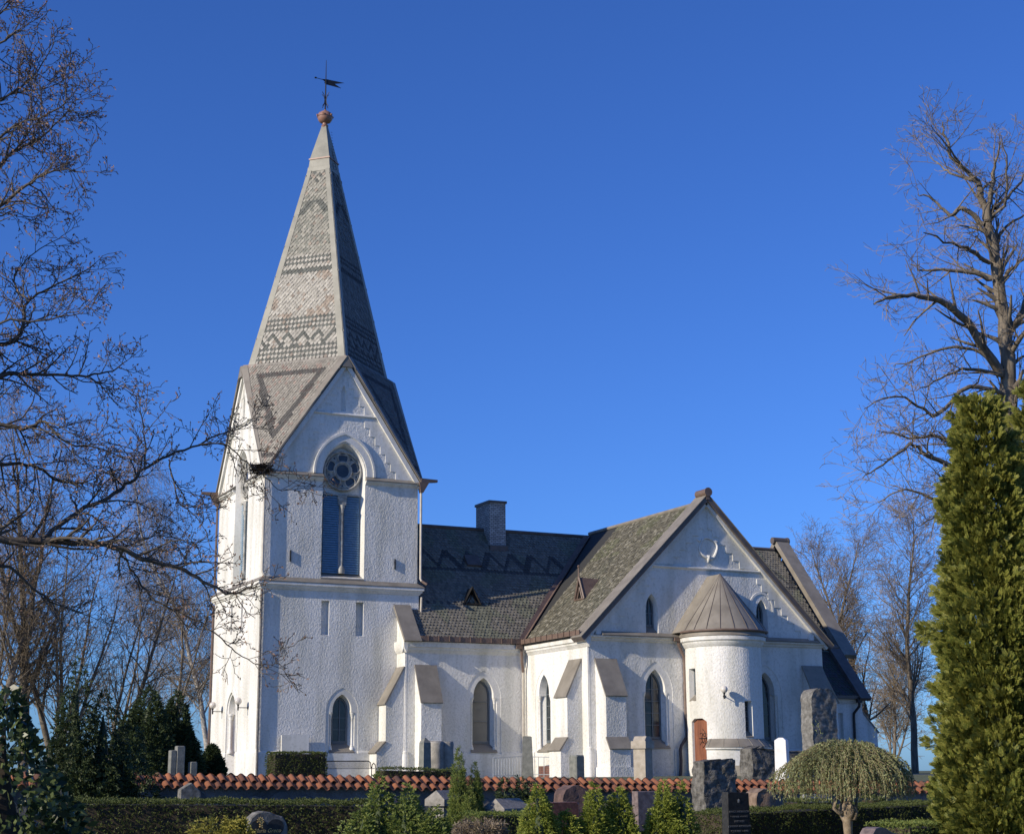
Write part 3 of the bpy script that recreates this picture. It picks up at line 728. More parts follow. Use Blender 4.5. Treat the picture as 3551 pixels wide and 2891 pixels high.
prof_u(s, STr, 14.0, 18.45, LG); prof_u(s, STr, 21.6, 26.35, LG); s.build('gable_ledge_sheet', SHEET, CH)
s = MB(); LM = [(0, 5.93), (.28, 5.93), (.26, 5.87), (.12, 5.80), (.10, 5.74), (0, 5.70)]
prof_u(s, STr, XT0, 18.3, LM); prof_u(s, STr, 21.7, XT1, LM); s.build('wall_moulding', SMOOTH, CH)
# copings
def coping(name, prof_pts, ext, mats, mi=0):
    s = MB(); s.loft([Vector(p) for p in prof_pts], [Vector(p)+Vector(ext) for p in prof_pts], mi, True, True, True); return s.build(name, mats, CH)
def slope_bar(a, b, t0, t1, ext):      # a,b points, thickness along normal in plane containing a-b and z
    a, b = Vector(a), Vector(b); d = (b-a).normalized(); n = Vector((0, 0, 1))-d*d.z; n.normalize()
    return [a+n*t0, b+n*t0, b+n*t1, a+n*t1]
COPS = [SHEET, SHEETD]
for sx in (-1, 1):
    a = (20.02+sx*7.16, YT-.33, 5.80); b = (20.02, YT-.33, 12.93)
    s = MB(); q = slope_bar(a, b, -.20, .03, 0); s.loft(q, [p+Vector((0, 1.0, 0)) for p in q], 0, True, True, True)
    o = s.build('gable_coping', SHEETD, CH)
    s = MB(); q = slope_bar(a, b, .032, .06, 0); q = [p+Vector((0, -.03, 0)) for p in q]; s.loft(q, [p+Vector((0, 1.05, 0)) for p in q], 0, True, True, True); s.build('coping_sheet', SHEET, o)
s = MB(); s.tube([(20.02, YT-.40, 13.08), (20.02, YT+.55, 13.08)], .19, 16); s.tube([(20.02, YT-.42, 13.08), (20.02, YT-.36, 13.08)], .22, 16)
s.box((19.92, YT-.36, 12.7), (20.12, YT+.5, 13.0)); s.build('ridge_roll', BROWN, CH, smooth=True)
# west verge of the nave roof and the wide east coping
s = MB(); q = [Vector((6.66, -1.56, 5.94)), Vector((6.66, -.05, 7.80)), Vector((6.66, -.05, 7.60)), Vector((6.66, -1.42, 5.90))]
s.loft(q, [p+Vector((.88, 0, 0)) for p in q], 0, True, True, True); s.build('verge_sheet', SHEET, CH)
s = MB(); q = slope_bar((32.35, -1.75, 5.75), (32.35, 4, 12.72), 0, .28, 0); s.loft(q, [p+Vector((.88, 0, 0)) for p in q], 0, True, True, True)
q = slope_bar((32.35, 9.75, 5.75), (32.35, 4, 12.72), 0, .28, 0); s.loft(q, [p+Vector((.88, 0, 0)) for p in q], 0, True, True, True)
for k in range(11):
    p = Vector((32.33, -1.75, 5.75)).lerp(Vector((32.33, 4, 12.72)), (k+.5)/11)+Vector((0, -.19, .18)); s.tube([p, p+Vector((.92, 0, 0))], .018, 4)
eo = s.build('east_gable_coping', SHEET, CH)
s = MB(); s.tube([(32.2, 4, 12.98), (33.3, 4, 12.98)], .2, 14); s.tube([(33.2, 4, 12.98), (33.32, 4, 12.98)], .23, 14); s.build('ridge_roll', SHEETD, eo, smooth=True)
# slate roofs
def nave_cf(u, v, row, k):
    dk = False
    if 5.3 < v < 6.5:
        ph = (u/1.25) % 1.0; dk = abs((v-5.3)/1.2-(1-abs(ph-.5)*2)) < .22
    if 2.35 < v < 2.75: dk = row % 2 == 0 and (k % 2 == 0)
    if 5.0 < v < 5.25: dk = True
    s = 1+rng.uniform(-.22, .22); c = (.185, .17, .135)
    if noise.noise(Vector((u*.7, v*.7, 8))) > .15: c = (.17, .17, .12)
    if dk: c = (.075, .072, .065)
    return tuple(x*s for x in c)
JX0 = 13.0+(12.38-5.95)/SLT
roof_poly([(7.5, -1.32, 5.95), (13.02, -1.32, 5.95), (19.9, 4, 12.38), (7.5, 4, 12.38)], .19, .19, nave_cf, rng, CH, 'nave_roof', lift=.05, tip=.5)
roof_poly([(27.0, -1.32, 5.95), (32.4, -1.32, 5.95), (32.4, 4, 12.38), (20.1, 4, 12.38)], .19, .19, nave_cf, rng, CH, 'chancel_roof', lift=.05, tip=.5)
def tr_cf(u, v, row, k):
    n_ = noise.noise(Vector((u*.5, v*.5, 2))); s = 1+rng.uniform(-.4, .4)
    c = (.135, .125, .088)
    if v > 6.5 and n_ > .1: c = (.135, .135, .08)
    elif n_ > .2: c = (.125, .12, .085)
    if rng.random() < .18: c = (.23, .215, .165)
    return tuple(x*s for x in c)
roof_poly([(12.99, -7.45, 5.94), (20.02, -7.45, 12.6), (20.02, 4, 12.6), (13.2, -1.25, 6.14), (12.99, -1.32, 5.94)], .17, .125, tr_cf, rng, CH, 'transept_roof', lift=.04, tip=.8)
m = MB()
m.add([(27.05, -7.45, 5.94), (20.02, -7.45, 12.6), (20.02, 15.7, 12.6), (27.05, 15.7, 5.94)], [(0, 1, 2, 3)])
m.add([(12.99, 9.3, 5.94), (20.02, 4, 12.6), (20.02, 15.7, 12.6), (12.99, 15.7, 5.94)], [(0, 1, 2, 3)])
m.add([(6.9, 9.32, 5.95), (33, 9.32, 5.95), (33, 4, 12.38), (6.9, 4, 12.38)], [(0, 1, 2, 3)])
m.build('rear_roof', mat('rear_slate', (.07, .07, .06), (.12, .115, .09), 8, .8), CH, recalc=False)
# ridges and valley
s = MB(); s.tube([(7.9, 4, 12.44), (20.0, 4, 12.44)], .10, 8); s.tube([(20.0, 4, 12.44), (32.3, 4, 12.44)], .10, 8)
s.build('nave_ridge', SHEETD, CH, smooth=True)
s = MB(); s.tube([(20.02, -6.9, 12.66), (20.02, 4.2, 12.66)], .10, 8); s.build('transept_ridge', SHEET, CH, smooth=True)
s = MB(); a = Vector((13.02, -1.30, 6.02)); b = Vector((19.7, 3.85, 12.34)); n1 = Vector((0, -1.216, 1)).normalized(); n2 = Vector((-SLT, 0, 1)).normalized()
va = (b-a).normalized(); s1 = n1.cross(va); s1 = s1 if s1.x < 0 else -s1; s2 = n2.cross(va); s2 = s2 if s2.y < 0 else -s2
for sd, nn in ((s1, n1), (s2, n2)):
    q = [a+nn*.05, b+nn*.05, b+nn*.075+sd*.24, a+nn*.075+sd*.24]; s.hexa(q, [x-nn*.04 for x in q])
s.build('roof_valley', BROWN, CH)
# gutters
s = MB(); s.box((7.55, -1.42, 5.955), (13.05, -1.34, 6.20)); s.box((7.55, -1.34, 5.955), (13.05, -1.2, 5.98))
for k in range(10): x = 7.9+k*.56; s.box((x, -1.46, 5.96), (x+.03, -1.42, 6.24))
s.box((12.90, -7.40, 5.945), (12.97, -1.4, 6.17))
for k in range(10): y = -7.1+k*.58; s.box((12.86, y, 5.95), (12.90, y+.03, 6.22))
s.build('eaves_gutter', BROWN, CH)
s = MB(); s.box((12.66, -1.45, 5.72), (12.94, -1.30, 5.93)); s.tube([(12.95, -1.38, 5.95), (13.0, -1.30, 5.5), (13.02, -1.28, 5.1), (13.12, -1.17, 4.75), (13.14, -1.16, 4.6)], .07, 8)
s.tube([(13.14, -1.15, 4.65), (13.14, -1.15, -.5)], .055, 8, 1); s.build('nave_downpipe', [BROWN, PIPE], CH, smooth=True)
s = MB(); s.box((17.85, YT-.40, 5.78), (18.2, YT-.2, 5.95)); s.tube([(18.08, YT-.3, 5.95), (18.12, YT-.3, 5.6), (18.5, YT-.12, 5.05), (18.52, YT-.10, 4.8), (18.52, YT-.10, 2.4)], .07, 8, 0)
s.tube([(18.52, YT-.10, 2.4), (18.55, YT-.11, 1.55), (18.52, YT-.13, 1.35), (18.16, YT-.2, .95), (18.1, YT-.2, .75), (18.12, YT-.2, .3), (18.1, YT-.2, -.1), (18.05, YT-.2, -.5)], .075, 8, 1)
s.build('transept_downpipe', [BROWN, mat('black_pipe', (.03, .022, .03), rough=.6)], CH, smooth=True)
# chimney
s = MB(); s.box((13.40, 3.2, 10.9), (14.35, 4.9, 13.82)); ch = s.build('chimney', brick_mat('grey_brick', (.50, .51, .50), (.30, .31, .31), (.07, .07, .07), .22, .098), CH)
s = MB(); s.box((13.34, 3.14, 13.80), (14.41, 4.96, 13.93)); s.build('chimney_cap', SHEETD, ch)
s = MB(); s.box((13.34, 3.0, 11.1), (14.41, 3.7, 11.5)); s.build('chimney_flashing', SHEETD, ch)
# roof hatch (shaded) and the two little gabled vents
nrm = Vector((0, -1.216, 1)).normalized(); upv = Vector((0, 1, 1.216)).normalized()
s = MB(); o0 = Vector((11.55, 0, 0)); y0 = 2.15; o0 = Vector((11.6, y0, 5.95+1.216*(y0+1.32))); q = [o0, o0+Vector((.8, 0, 0)), o0+Vector((.8, 0, 0))+upv*.75, o0+upv*.75]
s.hexa([x+nrm*.14 for x in q], [x-nrm*.1 for x in q]); s.build('roof_hatch', SHEETD, CH)
mat('vent_painted_shade', (.012, .011, .01), (.02, .018, .016), 4, .95)  # near-black colour stands in for the tower's shadow on the nave vent
def dormer(base, out, side, w_, h, d, up_, finial, nm='roof_vent'):
    base = Vector(base); out = Vector(out); side = Vector(side); z = Vector((0, 0, 1)); m = MB()
    L, Rr, P = base-side*w_/2, base+side*w_/2, base+z*h; back = -out*d
    m.hexa([L, P, P-z*.05+back*1.0, L+back*.1], [L-z*.08+side*.05, P-z*.12, P-z*.14+back, L+back*.1-z*.08]); m.hexa([P, Rr, Rr+back*.1, P-z*.05+back], [P-z*.12, Rr-z*.08-side*.05, Rr+back*.1-z*.08, P-z*.14+back])
    f = out*.05
    for A, B in ((L, P), (Rr, P)):
        dd = (B-A).normalized(); m.tube([A+f, B+f+dd*.03], .05, 4)
    for A, B in ((L.lerp(Rr, .25)+z*.02, P-z*h*.45), (L.lerp(Rr, .75)+z*.02, P-z*h*.45)): m.tube([A+f*.5, B+f*.5], .03, 4)
    m.tube([L+f, Rr+f], .04, 4)
    if finial: m.tube([P-z*.1+f, P+z*.45+f, P+z*.5+f], [.045, .035, .03], 8); m.tube([P+z*.47+f, P+z*.53+f, P+z*.60+f], [.04, .075, .04], 8)
    o = m.build(nm, BROWN if finial else MATS['vent_painted_shade'], CH); g = MB()
    g.add([L+side*.14-out*.12+z*.02, Rr-side*.14-out*.12+z*.02, P-z*h*.45-out*.12], [(0, 1, 2)]); g.build('vent_louvre', BLACK if finial else GLASSP, o, recalc=False)
    return o
dormer((11.05, .34, 8.02), (0, -1, 0), (1, 0, 0), .95, .85, .6, None, False)
dormer((15.16, -3.44, 8.05), (-1, 0, 0), (0, 1, 0), .98, 1.1, 1.15, None, True)

# ------------------------------------------------------------------ STAIR TURRET
TC = (20.05, -8.5); TR = 1.78
def TCY(a0):      # tangent frame on the turret, a0 = outward angle
    n = Vector((math.cos(R(a0)), math.sin(R(a0)), 0)); sd = Vector((-n.y, n.x, 0))
    return lambda u, v, w: Vector((TC[0], TC[1], v)) + n*(TR+w) + sd*u
st = MB(); N = 96
def in_slit(a, z0, z1): return False
holes = [(171, 183+6, 2.98, 4.45, .30), (267, 281, 1.28, 2.92, .30)]     # angles, z, depth
door = (176, 208, -.5, 2.15)
zs = sorted(set([-.6, -.02, .8, 1.28, 2.15, 2.92, 2.98, 4.45, 5.75]+[-.6+i*.35 for i in range(19)])); zs = [z for z in zs if z <= 5.75]
angs = sorted(set([round(x, 3) for x in list(np.arange(90, 451, 4))+[171, 189, 267, 281, 176, 208]]))
def blocked(a, z):
    for (a0, a1, z0, z1, d) in holes:
        if a0 <= a <= a1 and z0 <= z <= z1: return True
    return door[0] <= a <= door[1] and z < door[3]
P3 = lambda a, z, r=TR: Vector((TC[0]+r*math.cos(R(a)), TC[1]+r*math.sin(R(a)), z))
for i in range(len(angs)-1):
    for j in range(len(zs)-1):
        if blocked((angs[i]+angs[i+1])/2, (zs[j]+zs[j+1])/2): continue
        st.add([P3(angs[i], zs[j]), P3(angs[i+1], zs[j]), P3(angs[i+1], zs[j+1]), P3(angs[i], zs[j+1])], [(0, 1, 2, 3)])
for (a0, a1, z0, z1, d) in holes+[(*door, .28)]:
    O_ = [P3(a0, z0), P3(a1, z0), P3(a1, z1), P3(a0, z1)]; am = (a0+a1)/2; sh_ = 2.5
    I_ = [P3(a0+sh_*.4, z0+.28, TR-d), P3(a1-sh_*.4, z0+.28, TR-d), P3(a1-sh_*.4, z1-.02, TR-d), P3(a0+sh_*.4, z1-.02, TR-d)]
    if a0 == door[0]: I_ = [P3(a0, z0, TR-d), P3(a1, z0, TR-d), P3(a1, z1, TR-d), P3(a0, z1, TR-d)]
    st.loft(O_, I_, 1)
    for k in range(4): pass
to = st.build('stair_turret_wall', [ROUGH, SMOOTH], CH, smooth=True, recalc=False)
import bmesh
for (a0, a1, z0, z1, d) in holes:
    g = MB(); g.add([P3(a0+1, z0+.28, TR-d+.005), P3(a1-1, z0+.28, TR-d+.005), P3(a1-1, z1-.02, TR-d+.005), P3(a0+1, z1-.02, TR-d+.005)], [(0, 1, 2, 3)]); o = g.build('turret_window', GLASS, CH, recalc=False)
    b = MB()
    for t in (0, 1): p = P3(a0+1 if t == 0 else a1-1, z0+.28, TR-d+.03); b.tube([p, p+Vector((0, 0, z1-z0-.3))], .035, 4)
    for k in range(7): z = z0+.28+k*(z1-z0-.3)/6; b.tube([P3(a0+1, z, TR-d+.03), P3(a1-1, z, TR-d+.03)], .02, 4)
    b.build('glazing_bars', FRAME, o)
    s = MB(); A = [P3(a0, z0+.02, TR+.02), P3(a1, z0+.02, TR+.02), P3(a1-.5, z0+.30, TR-d+.01), P3(a0+.5, z0+.30, TR-d+.01)]; s.hexa(A, [p-Vector((0, 0, .04)) for p in A]); s.build('window_sill', SHEET, o)
# arched plank door
TD = TCY(192); dh = math.sin(R(16))*TR; dpth = TR*(1-math.cos(R(16)))+.12
dd = MB(); nb = 9
for k in range(nb):
    u0 = -dh+2*dh*k/nb; u1 = -dh+2*dh*(k+1)/nb-.008; f = lambda u: 2.03+.14*math.sqrt(max(0, 1-(u/dh)**2))
    dd.prism([(u0, -.5), (u1, -.5), (u1, f(u1)), (u0, f(u0))], TD, -dpth-.05, -dpth+rng.uniform(0, .006))
do = dd.build('turret_door', DOORW, CH)
ir = MB()
for zc_ in (1.25, -.1):
    for q in range(5):
        a = R(-62+31*q); ps = []
        for t in range(9): rr = .04+t*.055; ps.append(TD(dh*.72-rr*math.cos(a)-.03*math.sin(t), zc_+rr*math.sin(a)+(.05*math.sin(t*1.3) if q % 2 else 0), -dpth+.02))
        ir.tube(ps, .013, 4)
    ir.tube([TD(dh*.8, zc_, -dpth+.02), TD(dh*-.15, zc_, -dpth+.02)], .02, 4); ir.tube([TD(dh*.45+.2*math.cos(k*PI/6), zc_+.24*math.sin(k*PI/6), -dpth+.02) for k in range(13)], .013, 4)
ir.build('door_ironwork', BLACK, do)
s = MB(); s.loft([P3(a, -.6, TR+.01) for a in (208, 211)], [P3(a, -.6, TR+.01) for a in (208, 211)], 0, False)
ah = []
for k in range(9): a = 176+32*k/8; ah.append((a, 2.0+.22*math.sin(PI*k/8)))
s.loft([P3(a, z, TR+.006) for a, z in ah], [P3(a, 2.16, TR+.006) for a, z in ah], 0, False)
s.loft([P3(a, z, TR-.28) for a, z in ah], [P3(a, z, TR+.006) for a, z in ah], 0, False)
s.build('door_arch', SMOOTH, do, recalc=False)
s = MB(); s.lathe([(TR, 1.22), (TR+.38, .86), (TR+.38, .83), (TR+.3, .83)], (TC[0], TC[1], 0), 36, 0, R(210), R(390)); s.lathe([(TR+.35, .83), (TR+.35, .76), (TR+.27, .72), (TR+.25, .70), (TR+.25, .02)], (TC[0], TC[1], 0), 36, 1, R(210), R(390))
s.lathe([(TR+.29, .02), (TR+.29, -.6)], (TC[0], TC[1], 0), 36, 2, R(208), R(390)); s.lathe([(TR+.25, .02), (TR+.29, .02)], (TC[0], TC[1], 0), 36, 2, R(208), R(390))
for aa, z_ in ((210, 0), ):
    s.add([P3(aa, -.6, TR-.1), P3(aa, -.6, TR+.25), P3(aa, .72, TR+.25), P3(aa, .85, TR+.37), P3(aa, 1.21, TR-.02), P3(aa, 1.21, TR-.1)], [(0, 1, 2, 3, 4, 5)], 1)
for k in range(9):
    a = 214+k*19; s.tube([P3(a, 1.23, TR+.0), P3(a, .87, TR+.38)], .012, 4, 0)
s.build('turret_skirt', [SHEET, SMOOTH, STONEB], CH, smooth=True, recalc=False)
s = MB(); s.lathe([(TR, 5.42), (TR+.06, 5.46), (TR+.10, 5.56), (TR+.14, 5.60), (TR+.15, 5.66), (TR+.24, 5.72), (TR+.26, 5.88), (TR+.2, 5.92)], (TC[0], TC[1], 0), 64, 0); s.build('turret_cornice', SMOOTH, CH, smooth=True, recalc=False)
s = MB(); s.lathe([(TR+.25, 5.90), (TR+.30, 5.92), (TR+.24, 6.12), (TR+.27, 6.14)], (TC[0], TC[1], 0), 64, 0)
s.lathe([(TR+.34, 6.16), (TR+.10, 6.52), (.02, 8.98)], (TC[0], TC[1], 0), 64, 0)
ap = Vector((TC[0], TC[1], 8.98)); 
for sx in (-1, 1):   # the cone runs back to the wall as a short ridge
    e = Vector((TC[0]+sx*(TR+.34), TC[1], 6.16)); e2 = e+Vector((0, 1.2, 0)); s.add([ap, e, e2, ap+Vector((0, 1.2, 0))], [(0, 1, 2, 3)], 0)
cn_ = s.build('turret_cone_roof', SHEET, CH, smooth=True, recalc=False)
s = MB()
for k in range(11):
    a = 180+k*18; s.tube([P3(a, 6.17, TR+.34), P3(a, 6.53, TR+.11), ap], .02, 5)
s.build('standing_seams', SHEETD, cn_)
s = MB(); s.tube([P3(170+k*5, 6.15, TR+.33) for k in range(41)], .055, 8); s.build('turret_gutter', BROWN, cn_, smooth=True)
n_ = Vector((math.cos(R(236)), math.sin(R(236)), 0)); wall_lamp(P3(236, 3.12), n_, .17, .42)

# ------------------------------------------------------------------ SOUTH-EAST VESTRY
vx, vy0, vy1, vr, vzr, vze = 31.75, -4.0, 0.0, -2.0, 6.05, 3.55
v = MB(); TV = TS(vy0)
v.wall(TV, [(XT1, -.6), (vx, -.6), (vx, 3.4), (XT1, 3.4)], [slit(30.05, 30.45, .9, 2.7, .2)])
v.add([(vx, vy0, -.6), (vx, vy1, -.6), (vx, vy1, 3.4), (vx, vr, 5.9), (vx, vy0, 3.4)], [(0, 1, 2, 3, 4)]); vo = v.build('vestry_wall', [ROUGH, SMOOTH], CH, recalc=False)
v = MB(); prof_u(v, TV, XT1, vx+.1, [(0, 3.2), (.05, 3.24), (.1, 3.34), (.16, 3.38), (.18, 3.5), (0, 3.5)]); v.build('wall_moulding', SMOOTH, vo)
roof_poly([(XT1, vy0-.3, vze-.05), (vx-.4, vy0-.3, vze-.05), (vx-.4, vr, vzr-.05), (XT1, vr, vzr-.05)], .19, .19, lambda u, v, r_, k: tuple(x*rng.uniform(.8, 1.2) for x in (.05, .05, .045)), rng, CH, 'vestry_roof', lift=.04)
v = MB(); v.add([(XT1, vr, vzr-.05), (vx, vr, vzr-.05), (vx, .4, 3.4), (XT1, .4, 3.4)], [(0, 1, 2, 3)])
v.build('rear_roof', MATS['rear_slate'], CH, recalc=False)
v = MB(); q = slope_bar((vx-.52, vy0-.45, vze-.22), (vx-.52, vr, vzr+.05), 0, .2, 0); v.loft(q, [p+Vector((.72, 0, 0)) for p in q], 0, True, True, True)
v.tube([(vx-.95, vr, vzr+.22), (vx+.08, vr, vzr+.22)], .17, 12); v.build('vestry_coping', SHEETD, CH)
v = MB(); v.box((XT1+.9, vy0-.42, vze-.12), (vx-.5, vy0-.3, vze+.05)); v.build('eaves_gutter', SHEETD, CH)
v = MB(); v.box((vx-.62, vy0-.46, vze-.32), (vx-.34, vy0-.28, vze-.05)); v.tube([(vx-.48, vy0-.38, vze-.3), (vx-.48, vy0-.36, vze-.5), (vx-.66, vy0-.12, vze-.85), (vx-.66, vy0-.09, vze-1.1), (vx-.66, vy0-.09, -.5)], .07, 8); v.build('vestry_downpipe', BLACK, CH, smooth=True)
TVE = lambda u, v, w: Vector((vx+w, u, v)); buttress(TVE, vy0+.05, vy0+.9, 2.75, 1.75, .95, .9, .6, 1.05)
v = MB(); v.box((XT1, 1, -.6), (33, 8, 5.8)); v.build('chancel_wall', ROUGH, CH)

# ================================================================== GROUND AND WALL
GRASS = mat('grass_ground', (.07, .085, .03), (.14, .14, .06), 1.5, .95, .5, 30, .03, c3=(.10, .11, .045))
def gz(x, y):
    if y < -36.05: return -1.95+.25*max(0, min(1, (y+60)/24))
    if y < -35.9: return -1.7+1.05*(y+36.05)/.15
    return -.65+.2*max(0, min(1, (y+35.9)/20))
ys = [-400, -150, -100, -80, -70]+[-66+1.5*i for i in range(20)]+[-36.2, -36.05, -35.9, -35, -33, -30, -25, -20, -15, -10, 0, 20, 60, 120, 250, 600, 1500]
xs = [-1500, -500, -200, -100, -60]+[-45+3*i for i in range(33)]+[70, 120, 250, 600, 1500]
g = MB(); g.v = [(x, y, gz(x, y)+(.03*noise.noise(Vector((x*.3, y*.3, 0))) if abs(y+36) > .5 else 0)) for y in ys for x in xs]
nx = len(xs)
for j in range(len(ys)-1):
    for i in range(nx-1): g.f.append((j*nx+i, j*nx+i+1, (j+1)*nx+i+1, (j+1)*nx+i)); g.m.append(0); g.c.append(None)
tag(g.build('ground', GRASS, smooth='all', recalc=False), kind='structure')
GRAVEL = mat('gravel_path', (.20, .17, .13), (.34, .30, .24), 12, .95, .6, 60, .01)
g = MB(); g.add([(-18, -7, -.445), (40, -7, -.445), (40, -14, -.455), (-18, -14, -.455)], [(3, 2, 1, 0)]); tag(g.build('path', GRAVEL, recalc=False), kind='structure')

GRANITE = mat('grey_granite', (.10, .095, .085), (.24, .23, .21), 9, .9, .6, 40, .01, c3=(.16, .155, .14), spec=.2)
GRANB = mat('rough_granite', (.06, .058, .052), (.20, .19, .17), 7, .95, 1.0, 25, .03, spec=.15)
GRANW = mat('wall_rubble_grey', (.075, .08, .085), (.17, .17, .165), 1.3, .95, .8, 14, .03)
STN = mat('wall_boulders', (.07, .07, .075), (.20, .16, .135), 3, .9, .5, 25, .02, island=True, c3=(.12, .12, .115))
TILE = mat('red_pantiles', (.095, .05, .035), (.36, .135, .06), 3, .9, .5, 30, .008, island=True, c3=(.22, .09, .05))
WL = empty('churchyard_wall', (-8, -36, -1.8), 'long low rubble stone wall capped with red clay pantiles', 'wall')
def wtop(x): return -.16-.0155*(x+14)              # crest of the tiles, local z 0 = -1.8
m = MB()
for k in range(40):
    x0, x1 = -24+k, -23+k
    for (a, b) in ((x0, x1),):
        za, zb_ = wtop(a)-.30+1.8, wtop(b)-.30+1.8
        m.hexa([(a+8, -.25, -.1), (b+8, -.25, -.1), (b+8, .3, -.1), (a+8, .3, -.1)], [(a+8, -.25, za), (b+8, -.25, zb_), (b+8, .3, zb_), (a+8, .3, za)])
m.build('wall_body', GRANW, WL, split=False)
m = MB(); rw = random.Random(11)
for k in range(230):
    x = rw.uniform(-23.5, 15.5); z = rw.uniform(.1, 1.28+wtop(x)); rx, rz, ry = rw.uniform(.12, .30), rw.uniform(.10, .20), rw.uniform(.03, .07)
    n1, n2 = 10, 5; vs = []; rot = rw.uniform(-.4, .4); ph = rw.random()*6
    for j in range(n2+1):
        f = PI/2*j/n2
        for i in range(n1):
            a = 2*PI*i/n1; q = math.cos(f)*(1+.15*math.sin(a*2+ph)+.1*math.sin(a*3+ph*2)); ux, uz = rx*q*math.cos(a), rz*q*math.sin(a)
            vs.append((x+8+ux*math.cos(rot)-uz*math.sin(rot), -.255-ry*math.sin(f), z+ux*math.sin(rot)+uz*math.cos(rot)))
    m.add(vs, [(j*n1+i, j*n1+(i+1) % n1, (j+1)*n1+(i+1) % n1, (j+1)*n1+i) for j in range(n2) for i in range(n1)])
m.build('wall_boulders', STN, WL, smooth='all', split=False)
m = MB(); rt = random.Random(5); tw_ = .235
def tile_row(yA, zA, yB, zB, off, flip):
    k = 0; x = -24.0+off
    while x < 15.6:
        dz = rt.uniform(-.012, .012); dt = rt.uniform(-.01, .01); n = 8; A = []; B = []; C_ = []; tl = rt.uniform(-.015, .015)
        for i in range(n+1):
            t = i/n; xx = x+8+t*(tw_+.03); hz = .044*math.cos(2*PI*(t-.30)) if t < .8 else .044*math.cos(2*PI*.5)+(t-.8)*.2
            zc = wtop(x+t*tw_)+.16+1.64
            A.append((xx, yA, zc+zA+hz*.8+dz)); B.append((xx+tl, yB-dt, zc+zB+hz+dz)); C_.append((xx+tl, yB-dt, zc+zB+hz+dz-.018))
        o = A+B+C_; N_ = n+1
        m.add(o, [(i, i+1, N_+i+1, N_+i) for i in range(n)]+[(N_+i, N_+i+1, 2*N_+i+1, 2*N_+i) for i in range(n)])
        x += tw_
tile_row(-.02, -.125, -.40, -.325, .11, 0)
tile_row(.04, -.065, -.24, -.19, .0, 0)
tile_row(.04, -.055, .34, -.20, .0, 1); tile_row(.1, -.13+.02, .50, -.36, .1, 1)
m.build('pantile_cap', TILE, WL, smooth='all', recalc=False, split=False)

# ================================================================== GRAVESTONES AND THE LIKE
def jit(p, a, s, seed=0):
    n = noise.noise_vector(Vector((p[0]*s+seed, p[1]*s, p[2]*s))); return Vector(p)+n*a
def slab(name, label, mt, loc, outline, depth, rz=0, rough=0.0, chamfer=0, group='gravestones behind the tiled wall', cat='gravestone', sub=.09, smooth=False, lean=0, mt_side=None, seed=0):
    """outline (x,z) closed ccw seen from the south; dense rough front when rough > 0"""
    root_v = MB(); xs_ = [p[0] for p in outline]; zs_ = [p[1] for p in outline]
    T = lambda u, v, w: Vector((u, -w, v))
    if rough:
        # grid front/back clipped by scaling rows to the outline width
        z0, z1 = min(zs_), max(zs_); nz = max(4, int((z1-z0)/sub)); nu = max(4, int((max(xs_)-min(xs_))/sub))
        def span(z):
            c = []
            for i in range(len(outline)):
                (xa, za), (xb, zb) = outline[i], outline[(i+1) % len(outline)]
                if (za-z)*(zb-z) <= 0 and za != zb: c.append(xa+(xb-xa)*(z-za)/(zb-za))
            return (min(c), max(c)) if c else (0, 0)
        rows = []
        for j in range(nz+1):
            z = z0+(z1-z0)*min(max(j/nz, .001), .997); a, b = span(z); ring = []
            for i in range(nu+1): ring.append(((a+(b-a)*i/nu), -depth/2, z))
            for i in range(1, 4): ring.append((b, -depth/2+depth*i/4, z))
            for i in range(nu+1): ring.append((b-(b-a)*i/nu, depth/2, z))
            for i in range(1, 4): ring.append((a, depth/2-depth*i/4, z))
            rr = []
            for q in ring:
                fr = 1.0 if abs(q[1]) > depth*.45 else .3
                v_ = jit(q, rough*fr, 4.5, seed); v_ = Vector(v_)+noise.noise_vector(Vector((q[0]*13+seed, q[1]*13, q[2]*13)))*rough*.5*fr; rr.append(v_)
            rows.append(rr)
        for a, b in zip(rows[:-1], rows[1:]): root_v.loft(a, b, 0)
        root_v.add(rows[-1], [tuple(range(len(rows[-1])))])
    else:
        c = chamfer
        if c:
            cx_, cz_ = (min(xs_)+max(xs_))/2, (min(zs_)+max(zs_))/2
            W_, H_ = (max(xs_)-min(xs_)), (max(zs_)-min(zs_))
            inn = [(cx_+(x-cx_)*(1-2*c/W_), cz_+(z-cz_)*(1-2*c/H_)) for x, z in outline]
            for (f, s_) in ((-depth/2, 1), (depth/2, -1)):
                A = [Vector((x, f+s_*c, z)) for x, z in outline]; B = [Vector((x, f, z)) for x, z in inn]; root_v.loft(A, B)
                t = tessellate_polygon([[Vector((x, z, 0)) for x, z in inn]]); root_v.add(B, [tuple(k) for k in t])
            root_v.loft([Vector((x, -depth/2+c, z)) for x, z in outline], [Vector((x, depth/2-c, z)) for x, z in outline])
        else: root_v.prism(outline, T, -depth/2, depth/2)
    o = root_v.build(name, mt, None, smooth=smooth)
    o.location = loc; o.rotation_euler = (lean, 0, rz*.25)
    return tag(o, label, cat, group)
def gl(u, v, y):            # foot position on the ground below a photo point
    p = at(u, v, y); return Vector((p.x, p.y, gz(p.x, p.y)))
def ztop(u, v, y): return at(u, v, y).z
DARKG = mat('dark_polished_granite', (.02, .02, .02), (.04, .04, .038), 20, .5, spec=.25)
BEIGE = mat('beige_limestone', (.30, .26, .20), (.42, .37, .30), 5, .85, .4, 30, .006)
GREEN = mat('grey_green_stone', (.12, .125, .11), (.22, .22, .19), 6, .85, .5, 30, .008)
WHITE = mat('white_painted_post', (.66, .65, .62), (.80, .79, .76), 3, .6, .1, 20, .003)
REDG = mat('red_granite', (.09, .04, .03), (.19, .085, .065), 18, .3, spec=.5)
